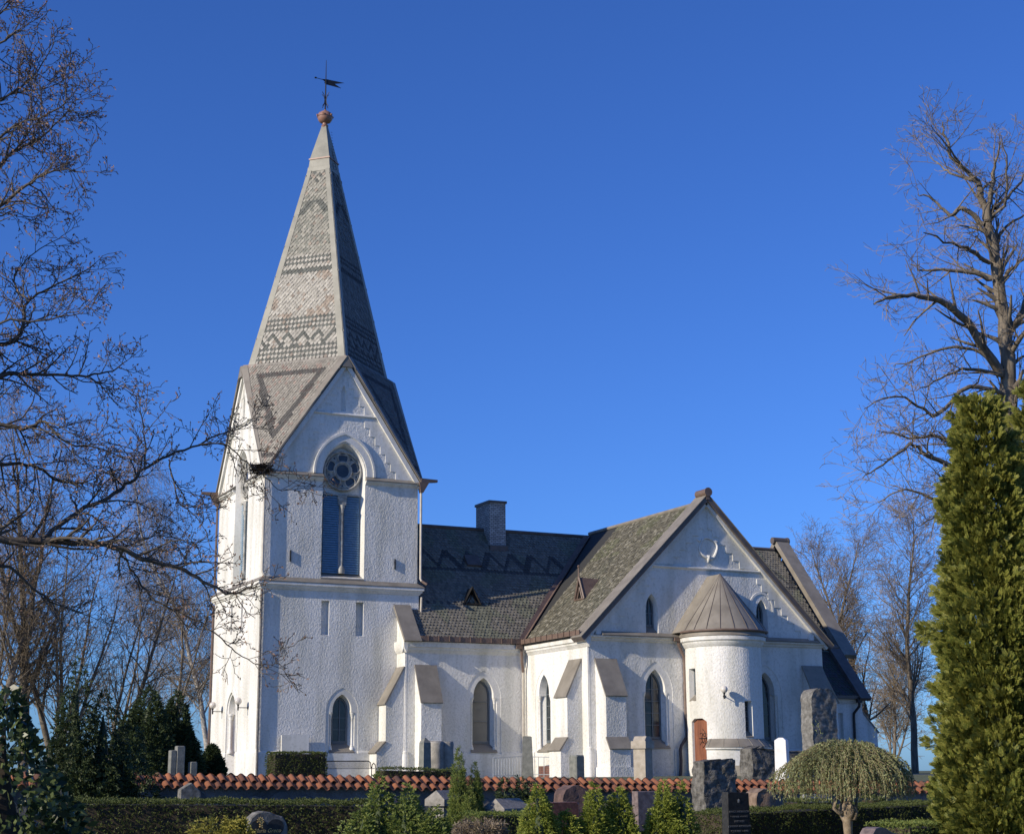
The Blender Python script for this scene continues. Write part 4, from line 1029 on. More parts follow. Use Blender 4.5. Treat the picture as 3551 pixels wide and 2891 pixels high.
PINKG = mat('pinkish_granite', (.11, .08, .075), (.22, .17, .155), 12, .6, .4, 30, .006)
MARB = mat('pale_blue_grey_marble', (.20, .21, .22), (.34, .35, .36), 5, .5, .2, 30, .003)
def box_outline(w_, h, top=0): return [(-w_/2, 0), (w_/2, 0), (w_/2, h), (-w_/2, h)]
def round_outline(w_, h, r, n=8):
    o = [(-w_/2, 0), (w_/2, 0)]
    o += [(w_/2-r+r*math.cos(PI/2*k/n), h-r+r*math.sin(PI/2*k/n)) for k in range(n+1)]
    o += [(-w_/2+r-r*math.sin(PI/2*k/n), h-r+r*math.cos(PI/2*k/n)) for k in range(n+1)]
    return o
GB, GF = 'gravestones behind the tiled wall', 'gravestones in front of the tiled wall'
def put(u0, u1, vt, y):      # returns foot, width, height for a stone spanning u0..u1 with its top at vt
    p = gl((u0+u1)/2, vt, y); a, b = at(u0, vt, y), at(u1, vt, y); return p, (b-a).length, ztop((u0+u1)/2, vt, y)-p.z
# behind the wall
p, w_, h = put(1669, 1735, 1433, -31); slab('gravestone', 'tall round-shouldered rough granite stone, the highest one, left above the weeping tree', GRANITE, p, round_outline(w_*.82, h, .36), .52, R(18), .03, sub=.06, smooth=True, seed=3)
m = MB(); m.box((-.85, -.45, 0), (.85, .45, .62)); o = m.build('plinth', GRANB, None); o.location = p; o.rotation_euler = (0, 0, R(18)); o.location.z += .004
o.parent = bpy.data.objects['gravestone']; o.location = (0, 0, 0); o.rotation_euler = (0, 0, 0)
p, w_, h = put(1565, 1600, 1553, -33.5); slab('stone_block', 'rough dark granite block with a raised left end, left of the white post', GRANB, p, [(-.5, 0), (1.35, 0), (1.35, h-.13), (-.05, h-.12), (-.1, h), (-.5, h-.01)], .55, R(8), .05, group=GB, sub=.06, smooth=True, seed=8)
p, w_, h = put(1640, 1668, 1563, -32.6); slab('stone_block', 'low rough granite block between the white post and the tall rounded stone', GRANB, p, box_outline(w_*1.5, h), .5, R(8), .05, group=GB, sub=.07, smooth=True, seed=12)
p, w_, h = put(1613, 1640, 1535, -35.2)
m = MB(); a = w_*.36; m.loft([(-a, -a*1.1, 0), (a, -a*1.1, 0), (a, a*1.1, 0), (-a, a*1.1, 0)], [(-a*.9, -a, h-.07), (a*.9, -a, h-.07), (a*.9, a, h-.07), (-a*.9, a, h-.07)])
m.loft([(-a*.9, -a, h-.07), (a*.9, -a, h-.07), (a*.9, a, h-.07), (-a*.9, a, h-.07)], [(-a*.4, -a*.4, h), (a*.4, -a*.4, h), (a*.4, a*.4, h), (-a*.4, a*.4, h)], 0, True, False, True)
o = m.build('white_post', WHITE, None); o.location = p; o.rotation_euler = (0, 0, R(38)); tag(o, 'white four-sided post with a blunt pointed top just behind the tiles', 'post')
p, w_, h = put(1325, 1350, 1532, -30); m = MB(); m.prism([(-.22, 0), (.22, 0), (.22, h-.12), (.12, h), (-.12, h), (-.22, h-.12)], lambda u, v, w: Vector((u, -w, v)), -.2, .2)
o = m.build('gravestone', BEIGE, None); o.location = p; o.rotation_euler = (0, 0, R(30)); tag(o, 'beige square pillar stone with a thicker pointed head, below the transept window', 'gravestone', GB)
m = MB(); m.box((-.27, -.25, h-.36), (.27, .25, h-.14)); c = m.build('pillar_head', BEIGE, o)
p, w_, h = put(1086, 1108, 1532, -29); m = MB(); m.prism([(-.16, 0), (.2, 0), (.14, h-.02), (.10, h), (-.12, h)], lambda u, v, w: Vector((u, -w, v)), -.16, .16)
o = m.build('gravestone', GREEN, None); o.location = p; o.rotation_euler = (0, 0, R(-28)); tag(o, 'slim dark tapering stone in front of the nave and transept corner', 'gravestone', GB)
p, w_, h = put(1189, 1212, 1571, -30); slab('gravestone', 'short blunt dark pillar stone in front of the west transept buttress', GREEN, p, [(-w_*.42, 0), (w_*.42, 0), (w_*.42, h-.05), (w_*.34, h), (-w_*.34, h), (-w_*.42, h-.05)], .38, R(25), chamfer=.03, group=GB)
p, w_, h = put(875, 895, 1535, -31); m = MB(); a = w_*.46; m.loft([(-a, -a, 0), (a, -a, 0), (a, a, 0), (-a, a, 0)], [(-a*.86, -a*.86, h-.13), (a*.86, -a*.86, h-.13), (a*.86, a*.86, h-.13), (-a*.86, a*.86, h-.13)], 0, True, False, False)
m.loft([(-a*.86, -a*.86, h-.13), (a*.86, -a*.86, h-.13), (a*.86, a*.86, h-.13), (-a*.86, a*.86, h-.13)], [(-.02, -.02, h), (.02, -.02, h), (.02, .02, h), (-.02, .02, h)], 0, True, False, True)
o = m.build('gravestone', GREEN, None); o.location = p; o.rotation_euler = (0, 0, R(10)); tag(o, 'narrow obelisk-shaped grey stone left of the fluted column stump', 'gravestone', GB)
p, w_, h = put(897, 938, 1543, -30.4); m = MB()
for (cx0, r0) in ((-.16, .24), (.19, .19)):
    m.lathe([(r0*1.05, 0), (r0, h*.4), (r0*1.06, h*.62), (r0*.98, h*.8), (r0*1.02, h-.06), (r0*.9, h), (0, h)], (cx0, 0, 0), 14)
for v_i, v in enumerate(m.v): m.v[v_i] = tuple(jit(v, .03, 5))
o = m.build('gravestone', mat('weathered_column', (.16, .16, .145), (.38, .35, .30), 3.5, .9, .7, 14, .02), None, smooth='all'); o.location = p; tag(o, 'broken double column stone with pale weathered face', 'gravestone', GB)
for (u0, u1, vt, lb) in ((353, 366, 1561, 'narrow grey stone under the dark cypresses, left of a taller one'), (366, 384, 1552, 'taller square grey stone under the dark cypresses'), (394, 409, 1585, 'small low grey stone right of the dark cypresses')):
    p, w_, h = put(u0, u1, vt, -32); slab('gravestone', lb, GREEN, p, round_outline(w_*.95, h, .03), .22, R(10), chamfer=.015, group=GB)
# reddish steps and their rail by the transept door
m = MB()
for k in range(3): m.box((0-.0+k*.35, -.0, 0), (2.0, 1.2, .47-.0-.1*(0)+(.0) if False else .30+.09*(2-k) if False else .52-.09*k)) if k == 0 else m.box((-.0, -.9*k*.3, 0), (2.1+.3*k, 0, .52-.1*k))
o = m.build('brick_steps', brick_mat('brown_brick', (.20, .09, .07), (.15, .065, .05), (.10, .07, .06), .25, .08), None, split=False); pp = at(1190, 1600, -4.2); o.location = (12.9, -4.4, -.46); tag(o, 'reddish brown brick steps at the foot of the white west transept wall', 'steps')
m = MB(); q0 = Vector((10.55, -3.1, -.45)); q1 = Vector((12.15, -3.1, -.45)); q2 = Vector((13.1, -5.1, -.45))
for (a, b, n, za, zb) in ((q0, q1, 11, .90, .98), (Vector((12.3, -3.2, -.45)), Vector((12.75, -5.2, -.45)), 5, .95, .90)):
    m.tube([a+Vector((0, 0, za)), b+Vector((0, 0, zb))], .022, 6); m.tube([a+Vector((0, 0, .12)), b+Vector((0, 0, .12))], .018, 6)
    for k in range(n+1): t = a.lerp(b, k/n); m.tube([t, t+Vector((0, 0, za+(zb-za)*k/n))], .016, 5)
o = m.build('hand_rail', mat('galvanised_steel', (.35, .38, .42), (.5, .53, .56), 8, .4, metallic=.3), None, split=False); tag(o, 'galvanised steel railing with thin upright bars beside the nave wall', 'railing')
# tilted slab, bench
m = MB(); m.box((-.66, -.06, 0), (.66, .06, 1.98)); o = m.build('stone_slab', SMOOTH, None); o.location = (1.75, -.28, -.45); o.rotation_euler = (R(-3), 0, 0); tag(o, 'pale grey upright slab leaning against the tower wall', 'slab')
b = empty('garden_bench', (3.7, -2.1, -.45), 'dark metal mesh bench with rounded back in front of the tower', 'bench')
m = MB(); m.tube([(-1.2, .25, .45), (-1.2, .33, .72), (-1.1, .34, .78), (1.1, .34, .78), (1.2, .33, .72), (1.2, .25, .45)], .022, 8)
for k in range(46): x = -1.15+2.3*k/45; m.tube([(x, .26, .47), (x, .335, .77)], .007, 4)
for k in range(6): z = .5+.05*k; m.tube([(-1.18, .27+.013*k, z), (1.18, .27+.013*k, z)], .004, 4)
m.build('backrest', BLACK, b, split=False)
m = MB(); m.box((-1.2, -.22, .43), (1.2, .24, .455)); m.build('seat', BLACK, b)
for sx in (-1.24, 1.24):
    m = MB(); m.tube([(sx, .3, 0), (sx, .28, .45), (sx, .2, .62), (sx, .05, .68), (sx, -.15, .62), (sx, -.24, .42), (sx, -.24, 0)], .022, 8); m.build('leg', BLACK, b)
# in front of the wall
def text(name, body, size, loc, rot, mt, parent, shear=0, align='CENTER', ext=.002):
    c = bpy.data.curves.new(name, 'FONT'); c.body = body; c.size = size; c.align_x = align; c.shear = shear; c.extrude = ext; c.resolution_u = 3
    t = bpy.data.objects.new(name, c); COL.objects.link(t); bpy.context.view_layer.update()
    me = bpy.data.meshes.new_from_object(t.evaluated_get(bpy.context.evaluated_depsgraph_get())); bpy.data.objects.remove(t)
    o = bpy.data.objects.new(name, me); COL.objects.link(o); me.materials.clear(); me.materials.append(mt); o.location = loc; o.rotation_euler = rot; o.parent = parent; return o
GOLD = mat('gilded_letters', (.55, .40, .16), rough=.4, metallic=.4); GREYL = mat('grey_letters', (.16, .16, .16), rough=.6)
p, w_, h = put(1443, 1520, 1580, -39.5); slab('gravestone', 'large rough square granite stone rising in front of the red tiles', GRANB, p, [(-w_*.43, 0), (w_*.52, 0), (w_*.49, h), (-w_*.40, h-.01)], .48, R(17), .05, group=GF, sub=.045, smooth=True, seed=21)
p, w_, h = put(1503, 1558, 1650, -49.5); o = slab('gravestone', 'slim dark polished stone with a small star and grey lettering', DARKG, p, [(-w_*.48, 0), (w_*.48, 0), (w_*.42, h), (-w_*.42, h+.02)], .16, R(20), chamfer=.006, group=GF)
for k, tx in enumerate(('BENGT ANDERSSON', '* 1 10 1898  + 9 1 1975', 'HUSTRUN', 'JOHANNA ANDERSSON', '* 20 8 1901  + 1989')): text('inscription', tx, .043 if k != 1 else .036, (0, -.083, h-.30-.075*k), (R(90), 0, 0), GREYL, o)
m = MB()
for k in range(4): a = PI*k/4; m.tube([(-.03*math.cos(a), -.083, h-.12-.03*math.sin(a)), (.03*math.cos(a), -.083, h-.12+.03*math.sin(a))], .003, 4)
m.build('star', MARB, o)
p, w_, h = put(508, 596, 1687, -55.5); hp = []
ol = [(-.27, 0), (.27, 0), (.27, h-.16), (.24, h-.10), (.20, h-.055), (.10, h-.035), (.03, h-.01), (-.06, h), (-.14, h-.015), (-.21, h-.06), (-.255, h-.14)]
k_ = w_/.54; ol = [(x*k_, z) for x, z in ol]
o = slab('gravestone', 'rounded grey stone with a dark engraved heart and gold lettering', GRANITE, p, ol, .14, R(14), chamfer=.012, group=GF)
hw2 = w_*.40; H = []
for k in range(41):
    t = 2*PI*k/41; x = 16*math.sin(t)**3/16; z = (13*math.cos(t)-5*math.cos(2*t)-2*math.cos(3*t)-math.cos(4*t))/16; H.append((x*hw2, h-.19+z*hw2*.86))
m = MB(); m.prism(H, lambda u, v, w: Vector((u, -w, v)), .06, .0745); m.build('heart_plaque', DARKG, o)
text('inscription', 'Maria Greco', .055, (.0, -.077, h-.205), (R(90), 0, 0), GOLD, o, .35); text('inscription', 'född  1910 10 18   110 2006', .024, (0, -.077, h-.245), (R(90), 0, 0), GOLD, o, .2)
m = MB()
for k in range(7): a = PI/2+(k-3)*.55; m.tube([(-.08, -.085, h-.10), (-.08+.035*math.cos(a), -.095, h-.10+.045*math.sin(a))], .005, 5)
for k in range(8): m.tube([(-.085+.01*(k % 3), -.085, h-.10-.007*k), (-.08+.012*((k*5) % 3), -.09, h-.11-.007*k)], .008, 5)
m.build('gold_flower', GOLD, o)
p, w_, h = put(370, 417, 1629, -40); slab('gravestone', 'grey granite stone with a low pointed top, alone before the wall at left', GRANITE, p, [(-w_*.48, 0), (w_*.48, 0), (w_*.48, h-.17), (w_*.05, h), (-w_*.42, h-.12)], .2, R(12), chamfer=.01, group=GF)
def gabled(label, u0, u1, vt, y, wd, hh, dp_, rz, post, mt=BEIGE):
    p, w_, h = put(u0, u1, vt, y); m = MB(); z0 = h-hh
    e = wd/2; m.loft([(-e, -dp_/2, z0), (e, -dp_/2, z0), (e, dp_/2, z0), (-e, dp_/2, z0)], [(-e, -dp_/2, z0+hh*.42), (e, -dp_/2, z0+hh*.42), (e, dp_/2, z0+hh*.42), (-e, dp_/2, z0+hh*.42)], 0, True, True, False)
    A = [(-e, -dp_/2, z0+hh*.42), (e, -dp_/2, z0+hh*.42), (e, dp_/2, z0+hh*.42), (-e, dp_/2, z0+hh*.42)]; t = e*.82 if not post else e*.8
    m.add(A+[(-t, 0, h), (t, 0, h)], [(0, 1, 5, 4), (2, 3, 4, 5), (1, 2, 5), (3, 0, 4)])
    o = m.build('gravestone', mt, None); o.location = p; o.rotation_euler = (0, 0, rz); tag(o, label, 'gravestone', GF)
    q = MB(); q.box((-e*.66, -dp_*.33, 0), (e*.66, dp_*.33, z0+.01)) ; q.build('pedestal', mt, o); return o
LGT = mat('light_granite', (.17, .16, .14), (.30, .28, .25), 8, .9, .6, 40, .008, spec=.2)
gabled('small stone with a gabled cap on a post, left of the upright juniper', 893, 951, 1644, -43.5, .50, .28, .46, R(28), True, LGT)
gabled('wide pale gabled stone like a little house between the bushes', 1013, 1099, 1661, -44.5, .82, .3, .55, R(24), False, LGT)
p, w_, h = put(1102, 1207, 1669, -42.5); slab('gravestone', 'low wide dull red granite stone half hidden by pointed bushes', REDG, p, round_outline(w_*.9, h, .05), .18, R(10), chamfer=.01, group=GF)
p, w_, h = put(1320, 1366, 1646, -41); slab('gravestone', 'square pinkish grey stone behind the pointed thuja bushes', PINKG, p, box_outline(w_, h), .22, R(18), chamfer=.012, group=GF)
p, w_, h = put(1672, 1722, 1652, -41); o = slab('gravestone', 'low pale blue-grey marble stone behind the weeping tree', MARB, p, box_outline(w_, h), .16, R(14), chamfer=.008, group=GF)
text('inscription', 'OSSIAN', .10, (.16, -.084, h-.30), (R(90), 0, 0), GREYL, o)
p, w_, h = put(1162, 1220, 1634, -37.4); slab('boulder_stone', 'dark reddish round-topped stone against the foot of the wall', mat('brown_rock', (.07, .045, .04), (.16, .10, .085), 5, .9, .7, 20, .02), p, round_outline(w_, h, w_*.45), .5, 0, .04, cat='boulder', group=GF, sub=.1, smooth=True, seed=5)
p, w_, h = put(1558, 1605, 1640, -38.2); slab('boulder_stone', 'brown rounded boulder stone right of the large rough granite stone', mat('tan_rock', (.12, .08, .055), (.26, .19, .14), 6, .9, .7, 20, .02), p, round_outline(w_*.9, h, w_*.40), .5, .1, .04, cat='boulder', group=GF, sub=.1, smooth=True, seed=15)
p, w_, h = put(1802, 1860, 1722, -56); m = MB()
tp = [(-.26, h-.07), (-.20, h-.015), (-.12, h), (0, h-.02), (.12, h-.07), (.27, h-.09)]
m.prism([(-.26, 0), (.27, 0)]+tp[::-1], lambda u, v, w: Vector((u, -w, v)), -.09, .09); o = m.build('gravestone', REDG, None); o.location = p; o.rotation_euler = (0, 0, R(16)); tag(o, 'polished red granite stone with a curved top at the bottom edge', 'gravestone', GF)
m = MB()
for a, b in zip(tp[:-1], tp[1:]): m.hexa([(a[0], -.093, a[1]+.0), (b[0], -.093, b[1]), (b[0], .093, b[1]), (a[0], .093, a[1])], [(a[0], -.093, a[1]+.012), (b[0], -.093, b[1]+.012), (b[0], .093, b[1]+.012), (a[0], .093, a[1]+.012)])
m.build('top_edge', PINKG, o, split=False)

# ================================================================== PLANTS
RN = np.random.default_rng(7)
def quads(name, V, mt, parent=None):
    n = len(V)//4; me = bpy.data.meshes.new(name); me.vertices.add(n*4); me.vertices.foreach_set('co', np.asarray(V, dtype=np.float32).ravel())
    me.loops.add(n*4); me.loops.foreach_set('vertex_index', np.arange(n*4, dtype=np.int32))
    me.polygons.add(n); me.polygons.foreach_set('loop_start', np.arange(0, n*4, 4, dtype=np.int32)); me.polygons.foreach_set('loop_total', np.full(n, 4, dtype=np.int32))
    me.materials.append(mt); me.update(calc_edges=True)
    o = bpy.data.objects.new(name, me); COL.objects.link(o)
    if parent: o.parent = parent
    return o
def nrmz(a): return a/np.maximum(np.linalg.norm(a, axis=-1, keepdims=True), 1e-9)
def inst(tm, pos, fwd, up, sc):
    """tm (K,4,3): y along fwd, z along up"""
    Y = nrmz(fwd); X = nrmz(np.cross(Y, up)); Z = np.cross(X, Y); K = tm.shape[0]
    t = tm.reshape(-1, 3); sc = np.asarray(sc).reshape(-1, 1, 1)
    V = pos[:, None, :] + sc*(t[None, :, 0:1]*X[:, None, :] + t[None, :, 1:2]*Y[:, None, :] + t[None, :, 2:3]*Z[:, None, :])
    return V.reshape(-1, 3)
def rhomb(b, d, l, w_, nz=(0, 0, 1)):
    b = np.array(b, float); d = np.array(d, float); d /= np.linalg.norm(d); s = np.cross(d, nz); s /= max(np.linalg.norm(s), 1e-6)
    return [b, b+d*l*.45+s*w_, b+d*l, b+d*l*.45-s*w_]
def t_thuja():
    q = [rhomb((0, 0, 0), (0, 1, 0), 1.0, .022)]
    for k in range(8):
        y = .06+.11*k; l = .46*(1-.55*k/8)
        for sx in (-1, 1):
            q.append(rhomb((0, y, 0), (sx*.8, .8, .1), l, .05))
            if k < 6: q.append(rhomb((sx*l*.3, y+l*.3, .02), (sx*.25, 1, -.1), l*.55, .04))
    return np.array(q)
def t_tuft(n, w_, seed=1, spread=.6):
    r = np.random.default_rng(seed); q = []
    for k in range(n):
        a = 2*PI*k/n+r.uniform(-.4, .4); y = r.uniform(0, .6); d = (math.cos(a)*spread, r.uniform(.5, 1.0), math.sin(a)*spread)
        q.append(rhomb((0, y, 0), d, r.uniform(.4, .75), w_, (math.sin(a), .2, -math.cos(a))))
    return np.array(q)
def t_leaf(w_=.28): return np.array([rhomb((0, 0, 0), (0, 1, 0), 1, w_)])
TH, TU, TN, TLF, TLN = t_thuja(), t_tuft(7, .13), t_tuft(9, .06, 3, .7), t_leaf(), t_leaf(.16)
def leafmat(n, a, b, c, tr=.25, sc_=1.5, rough=.55): return mat(n, a, b, sc_, rough, c3=c, island=True, transl=tr, spec=.3)
M_TH = leafmat('thuja_foliage', (.045, .075, .014), (.31, .29, .06), (.14, .165, .03), .28, .8)
M_JU = leafmat('juniper_foliage', (.06, .10, .025), (.25, .28, .07), (.13, .18, .04), .28, 2)
M_BX = leafmat('yellow_green_foliage', (.08, .12, .015), (.32, .34, .06), (.17, .215, .035), .28, 2.5)
M_HG = leafmat('hedge_leaves', (.03, .05, .012), (.13, .15, .04), (.06, .085, .02), .2, 2)
M_YE = leafmat('yew_needles', (.016, .028, .012), (.07, .095, .035), (.032, .05, .018), .15, 1.5)
M_LA = leafmat('laurel_leaves', (.012, .026, .01), (.13, .16, .06), (.024, .045, .018), .2, 3, .3)
M_WI = leafmat('willow_leaves', (.12, .14, .05), (.38, .40, .20), (.22, .25, .10), .3, 3)
M_GO = leafmat('golden_conifer', (.13, .12, .02), (.38, .34, .07), (.24, .22, .04), .3, 4)
M_BR = mat('dead_inner_twigs', (.025, .02, .012), (.06, .045, .028), 6, .95)
M_HE = leafmat('dry_heather', (.10, .075, .045), (.30, .24, .17), (.18, .14, .09), .1, 8)
BARK = mat('grey_bark', (.08, .066, .05), (.22, .185, .14), 5, .95, .7, 25, .02, streak=True)
BARKD = mat('dark_branch_bark', (.045, .037, .03), (.14, .115, .085), 4, .9, .5, 30, .01)
BARKR = mat('reddish_twig_bark', (.12, .09, .055), (.27, .21, .14), 2, .9)
BIRCH = mat('birch_bark', (.25, .23, .21), (.50, .48, .45), 6, .8)
WBARK = mat('willow_bark', (.16, .12, .075), (.33, .26, .18), 8, .9, .8, 30, .01)

def lump3(P, s, a, seed):
    return np.array([noise.noise(Vector((p[0]*s+seed, p[1]*s, p[2]*s))) for p in P])*a
def cone_bush(prof, n, tm, size, upb, seed, lump=.25, ls=2.0, inner=.72, c=(0, 0), droop=0, flat=False, sjit=.35, tipj=.25):
    """prof [(z,r)...]; returns quad verts for a crown standing at c"""
    r = np.random.default_rng(seed); zs_ = np.array([p[0] for p in prof]); rs = np.array([p[1] for p in prof])
    z = r.uniform(zs_[0], zs_[-1], n*3); rr = np.interp(z, zs_, rs); keep = r.uniform(0, rs.max(), n*3) < rr+.06*rs.max(); z = z[keep][:n]; rr = rr[keep][:n]; n = len(z)
    a = r.uniform(0, 2*PI, n); rad = inner+(1-inner)*np.sqrt(r.uniform(0, 1, n))
    dirs = np.stack([np.cos(a), np.sin(a), np.zeros(n)], 1)
    P0 = np.stack([np.cos(a)*rr+c[0], np.sin(a)*rr+c[1], z], 1)
    lm = 1+lump3(P0, ls, lump, seed)+lump3(P0, ls*2.7, lump*.5, seed+9)
    P = np.stack([np.cos(a)*rr*rad*lm+c[0], np.sin(a)*rr*rad*lm+c[1], z+r.normal(0, .02, n)], 1)
    f = dirs+np.array([0, 0, upb])+r.normal(0, tipj, (n, 3)); f[:, 2] -= droop
    up = np.cross(f, np.array([0, 0, 1.0]))+r.normal(0, .6, (n, 3)) if not flat else dirs*.2+r.normal(0, .5, (n, 3))+np.array([0, 0, .4])
    return inst(tm, P, f, up, size*r.uniform(1-sjit, 1+sjit, n))
def core(prof, k, c=(0, 0), n=10):
    m = MB(); m.lathe([(0, prof[0][0])]+[(r_*k*(1-.5*z/prof[-1][0]), z*.86) for z, r_ in prof]+[(0, prof[-1][0]*.87)], (c[0], c[1], 0), n); 
    m.v = [tuple(jit(v, .06, 3)) for v in m.v]; return m
def bush(name, label, cat, loc, plumes, n, tm, size, mt, upb=1.0, seed=1, group=None, part='foliage', corek=.66, stem=True, subs=True, **kw):
    """plumes: list of (dx,dy,prof,weight)"""
    o = empty(name, loc, label, cat, group); rq = random.Random(seed); ex_ = []
    if subs:
        for (dx, dy, pf, w_) in plumes:
            hh = pf[-1][0]; rr = max(q[1] for q in pf)
            for k in range(5):
                a = rq.uniform(0, 2*PI); kk = rq.uniform(.38, .86); d_ = rr*rq.uniform(.45, .85)*(1.1-kk*.6)
                ex_.append((dx+d_*math.cos(a), dy+d_*math.sin(a), plume(hh*kk*(1-0), rr*rq.uniform(.3, .5), hh*.08), w_*.45))
    plumes = list(plumes)+ex_; tot = sum(p[3] for p in plumes)
    V = np.concatenate([cone_bush(p[2], int(n*p[3]/tot), tm, size, upb, seed+i, c=(p[0], p[1]), **kw) for i, p in enumerate(plumes)])
    quads(part, V, mt, o)
    m = MB()
    for p in plumes[:len(plumes)-len(ex_)]:
        q = core(p[2], corek, (p[0], p[1])); m.add(q.v, q.f)
    m.build('inner_twigs', M_YE if mt in (M_YE, M_JU, M_BX) else M_BR, o, split=False)
    if stem:
        m = MB(); m.tube([(0, 0, -.05), (plumes[0][0]*.3, plumes[0][1]*.3, .3), (plumes[0][0], plumes[0][1], plumes[0][2][-1][0]*.6)], [.05, .04, .015], 6); m.build('stem', BARK, o)
    return o
def plume(h, r, z0=0.0, k=.35): return [(z0, r*.55), (z0+.08*h, r*.9), (z0+k*h, r), (z0+.62*h, r*.72), (z0+.85*h, r*.36), (z0+h, r*.04)]
def foot(u, v, y):
    p = at(u, v, y); return Vector((p.x, p.y, gz(p.x, p.y)))
def hgt(u, v, y): return at(u, v, y).z-foot(u, v, y).z

# clipped hedges
def hedge(label, P0, P1, top0, top1, thick, dens, seed, lf=.034, base=None, mt=None):
    P0 = Vector(P0); P1 = Vector(P1); r = np.random.default_rng(seed); L = (P1-P0).length; d = (P1-P0)/L; nn = Vector((-d.y, d.x, 0)); nn = nn if nn.y < 0 else -nn
    o = empty('clipped_hedge', ((P0+P1)/2)[:], label, 'hedge'); c = (P0+P1)/2
    loc = lambda s, t, z: P0-c+d*s+nn*t+Vector((0, 0, z))
    H0, H1 = top0-P0.z, top1-P0.z; m = MB(); e = .05
    A = [loc(e, thick-e, 0), loc(L-e, thick-e, 0), loc(L-e, -e*0, 0), loc(e, 0, 0)]
    B = [loc(e, thick-e, H0-e), loc(L-e, thick-e, H1-e), loc(L-e, 0, H1-e), loc(e, 0, H0-e)]
    m.hexa(A, B); m.build('inner_twigs', M_BR, o)
    hm = (H0+H1)/2; areas = [L*hm, L*thick, thick*hm, thick*hm]; V = []
    for k, ar in enumerate(areas):
        n = int(ar*dens); s = r.uniform(0, 1, n); t = r.uniform(0, 1, n); H = H0+(H1-H0)*s
        jd = r.uniform(-.035, .012, n)
        if k == 0: P = np.stack([s*L, thick+jd, t*H], 1); nv_ = (nn.x, nn.y, 0)
        elif k == 1: P = np.stack([s*L, t*thick, H+jd], 1); nv_ = (0, 0, 1)
        elif k == 2: P = np.stack([jd*0-jd, t*thick, s*H0], 1); nv_ = (-d.x, -d.y, 0)
        else: P = np.stack([L+jd, t*thick, s*H1], 1); nv_ = (d.x, d.y, 0)
        P3_ = np.array(P0-c)[None]+P[:, 0:1]*np.array(d)[None]+P[:, 1:2]*np.array(nn)[None]; P3_[:, 2] += P[:, 2]
        w_ = lump3(P3_, 1.6, .06, seed)+lump3(P3_, 6, .03, seed+4); P3_ += np.array(nv_)[None]*w_[:, None]
        f = np.array(nv_)[None]*.8+r.normal(0, .6, (n, 3))+np.array([0, 0, .35]); V.append(inst(TU, P3_, f, r.normal(0, 1, (n, 3)), lf*r.uniform(.7, 1.5, n)))
    quads('foliage', np.concatenate(V), mt or M_HG, o)
    return o
g0 = lambda p, y=None: Vector((p.x, p.y, gz(p.x, p.y)))
a, b = at(60, 1664, -47), at(760, 1668, -47.6); hedge('long clipped dark green hedge at lower left behind the heart stone', g0(a), g0(b), a.z, b.z, 1.0, 950, 3)
a, b = at(1424, 1688, -46), at(1925, 1669, -45); hedge('long clipped dark hedge at lower right behind the weeping tree trunk', g0(a), g0(b), a.z, b.z, 1.0, 950, 4)
a, b = at(958, 1690, -46), at(1100, 1692, -46); hedge('short clipped hedge in front of the wide gabled stone', g0(a), g0(b), a.z, b.z, .8, 950, 5, mt=M_JU)
a, b = at(1628, 1665, -42), at(1703, 1664, -42); hedge('small low clipped hedge in front of the pale marble stone', g0(a), g0(b), a.z, b.z, .6, 900, 6)
a, b = at(1790, 1659, -42), at(1816, 1659, -42); hedge('tiny clipped hedge block right of the weeping tree trunk', g0(a), g0(b), a.z, b.z, .5, 900, 7)
a, b = at(1800, 1714, -52), at(1960, 1712, -51.5); hedge('pale green clipped hedge at the lower right behind the red stone', g0(a), g0(b), a.z, b.z, .8, 1100, 8, mt=M_JU)
hedge('square clipped dark hedge at the foot of the tower corner', (-.5, -3.0, -.45), (1.9, -3.0, -.45), .67, .67, 1.2, 330, 9, lf=.06)
a, b = at(782, 1599, -34.6), at(952, 1602, -34.6); hedge('low dark hedge just behind the tiles under the column stone', g0(a), g0(b), a.z, b.z, .5, 800, 10)

# conifers
GBX = 'pointed thuja bushes in the foreground'
def bpl(u0, u1, v, y):
    p = foot((u0+u1)/2, v, y); return p, (at(u1, v, y)-at(u0, v, y)).length, hgt((u0+u1)/2, v, y)
p = foot(820, 1600, -49.5); ppm = 1.66557*(p-EYE).length/CP['f']
H = lambda u, v, y=-49.5: hgt(u, v, y)
bush('juniper_bush', 'wide golden-green juniper bush of many plumes left of the gabled stones', 'bush', p,
     [(-.22, 0, plume(H(800, 1610), .30), 3), (.28, .1, plume(H(872, 1634), .34), 3), (-.55, -.2, plume(H(762, 1678), .32), 2), (.05, -.35, plume(H(830, 1662), .38), 3), (.62, -.1, plume(H(912, 1682), .34), 2), (-.85, -.3, plume(H(735, 1712), .25), 1), (.35, -.5, plume(H(880, 1690), .34), 2)],
     15000, TU, .07, M_JU, 1.6, 21, lump=.35, ls=4, corek=.6)
p = foot(968, 1600, -44.5); bush('upright_juniper', 'slender upright juniper with two tips between the two gabled stones', 'bush', p,
     [(-.12, 0, plume(hgt(962, 1556, -44.5), .21), 3), (.19, 0, plume(hgt(990, 1590, -44.5), .19), 2), (.02, -.15, plume(hgt(970, 1640, -44.5), .28), 2)], 9000, TN, .075, M_JU, 2.6, 31, lump=.3, ls=4)
p = foot(1070, 1640, -41); bush('dark_bush', 'dark green bush against the wall above the wide gabled stone', 'bush', p,
     [(-.22, 0, plume(hgt(1048, 1622, -41), .28), 1), (.15, .0, plume(hgt(1078, 1617, -41), .3), 1), (.42, 0, plume(hgt(1100, 1628, -41), .24), 1)], 3600, TU, .08, M_YE, 1.0, 41, lump=.3, ls=3)
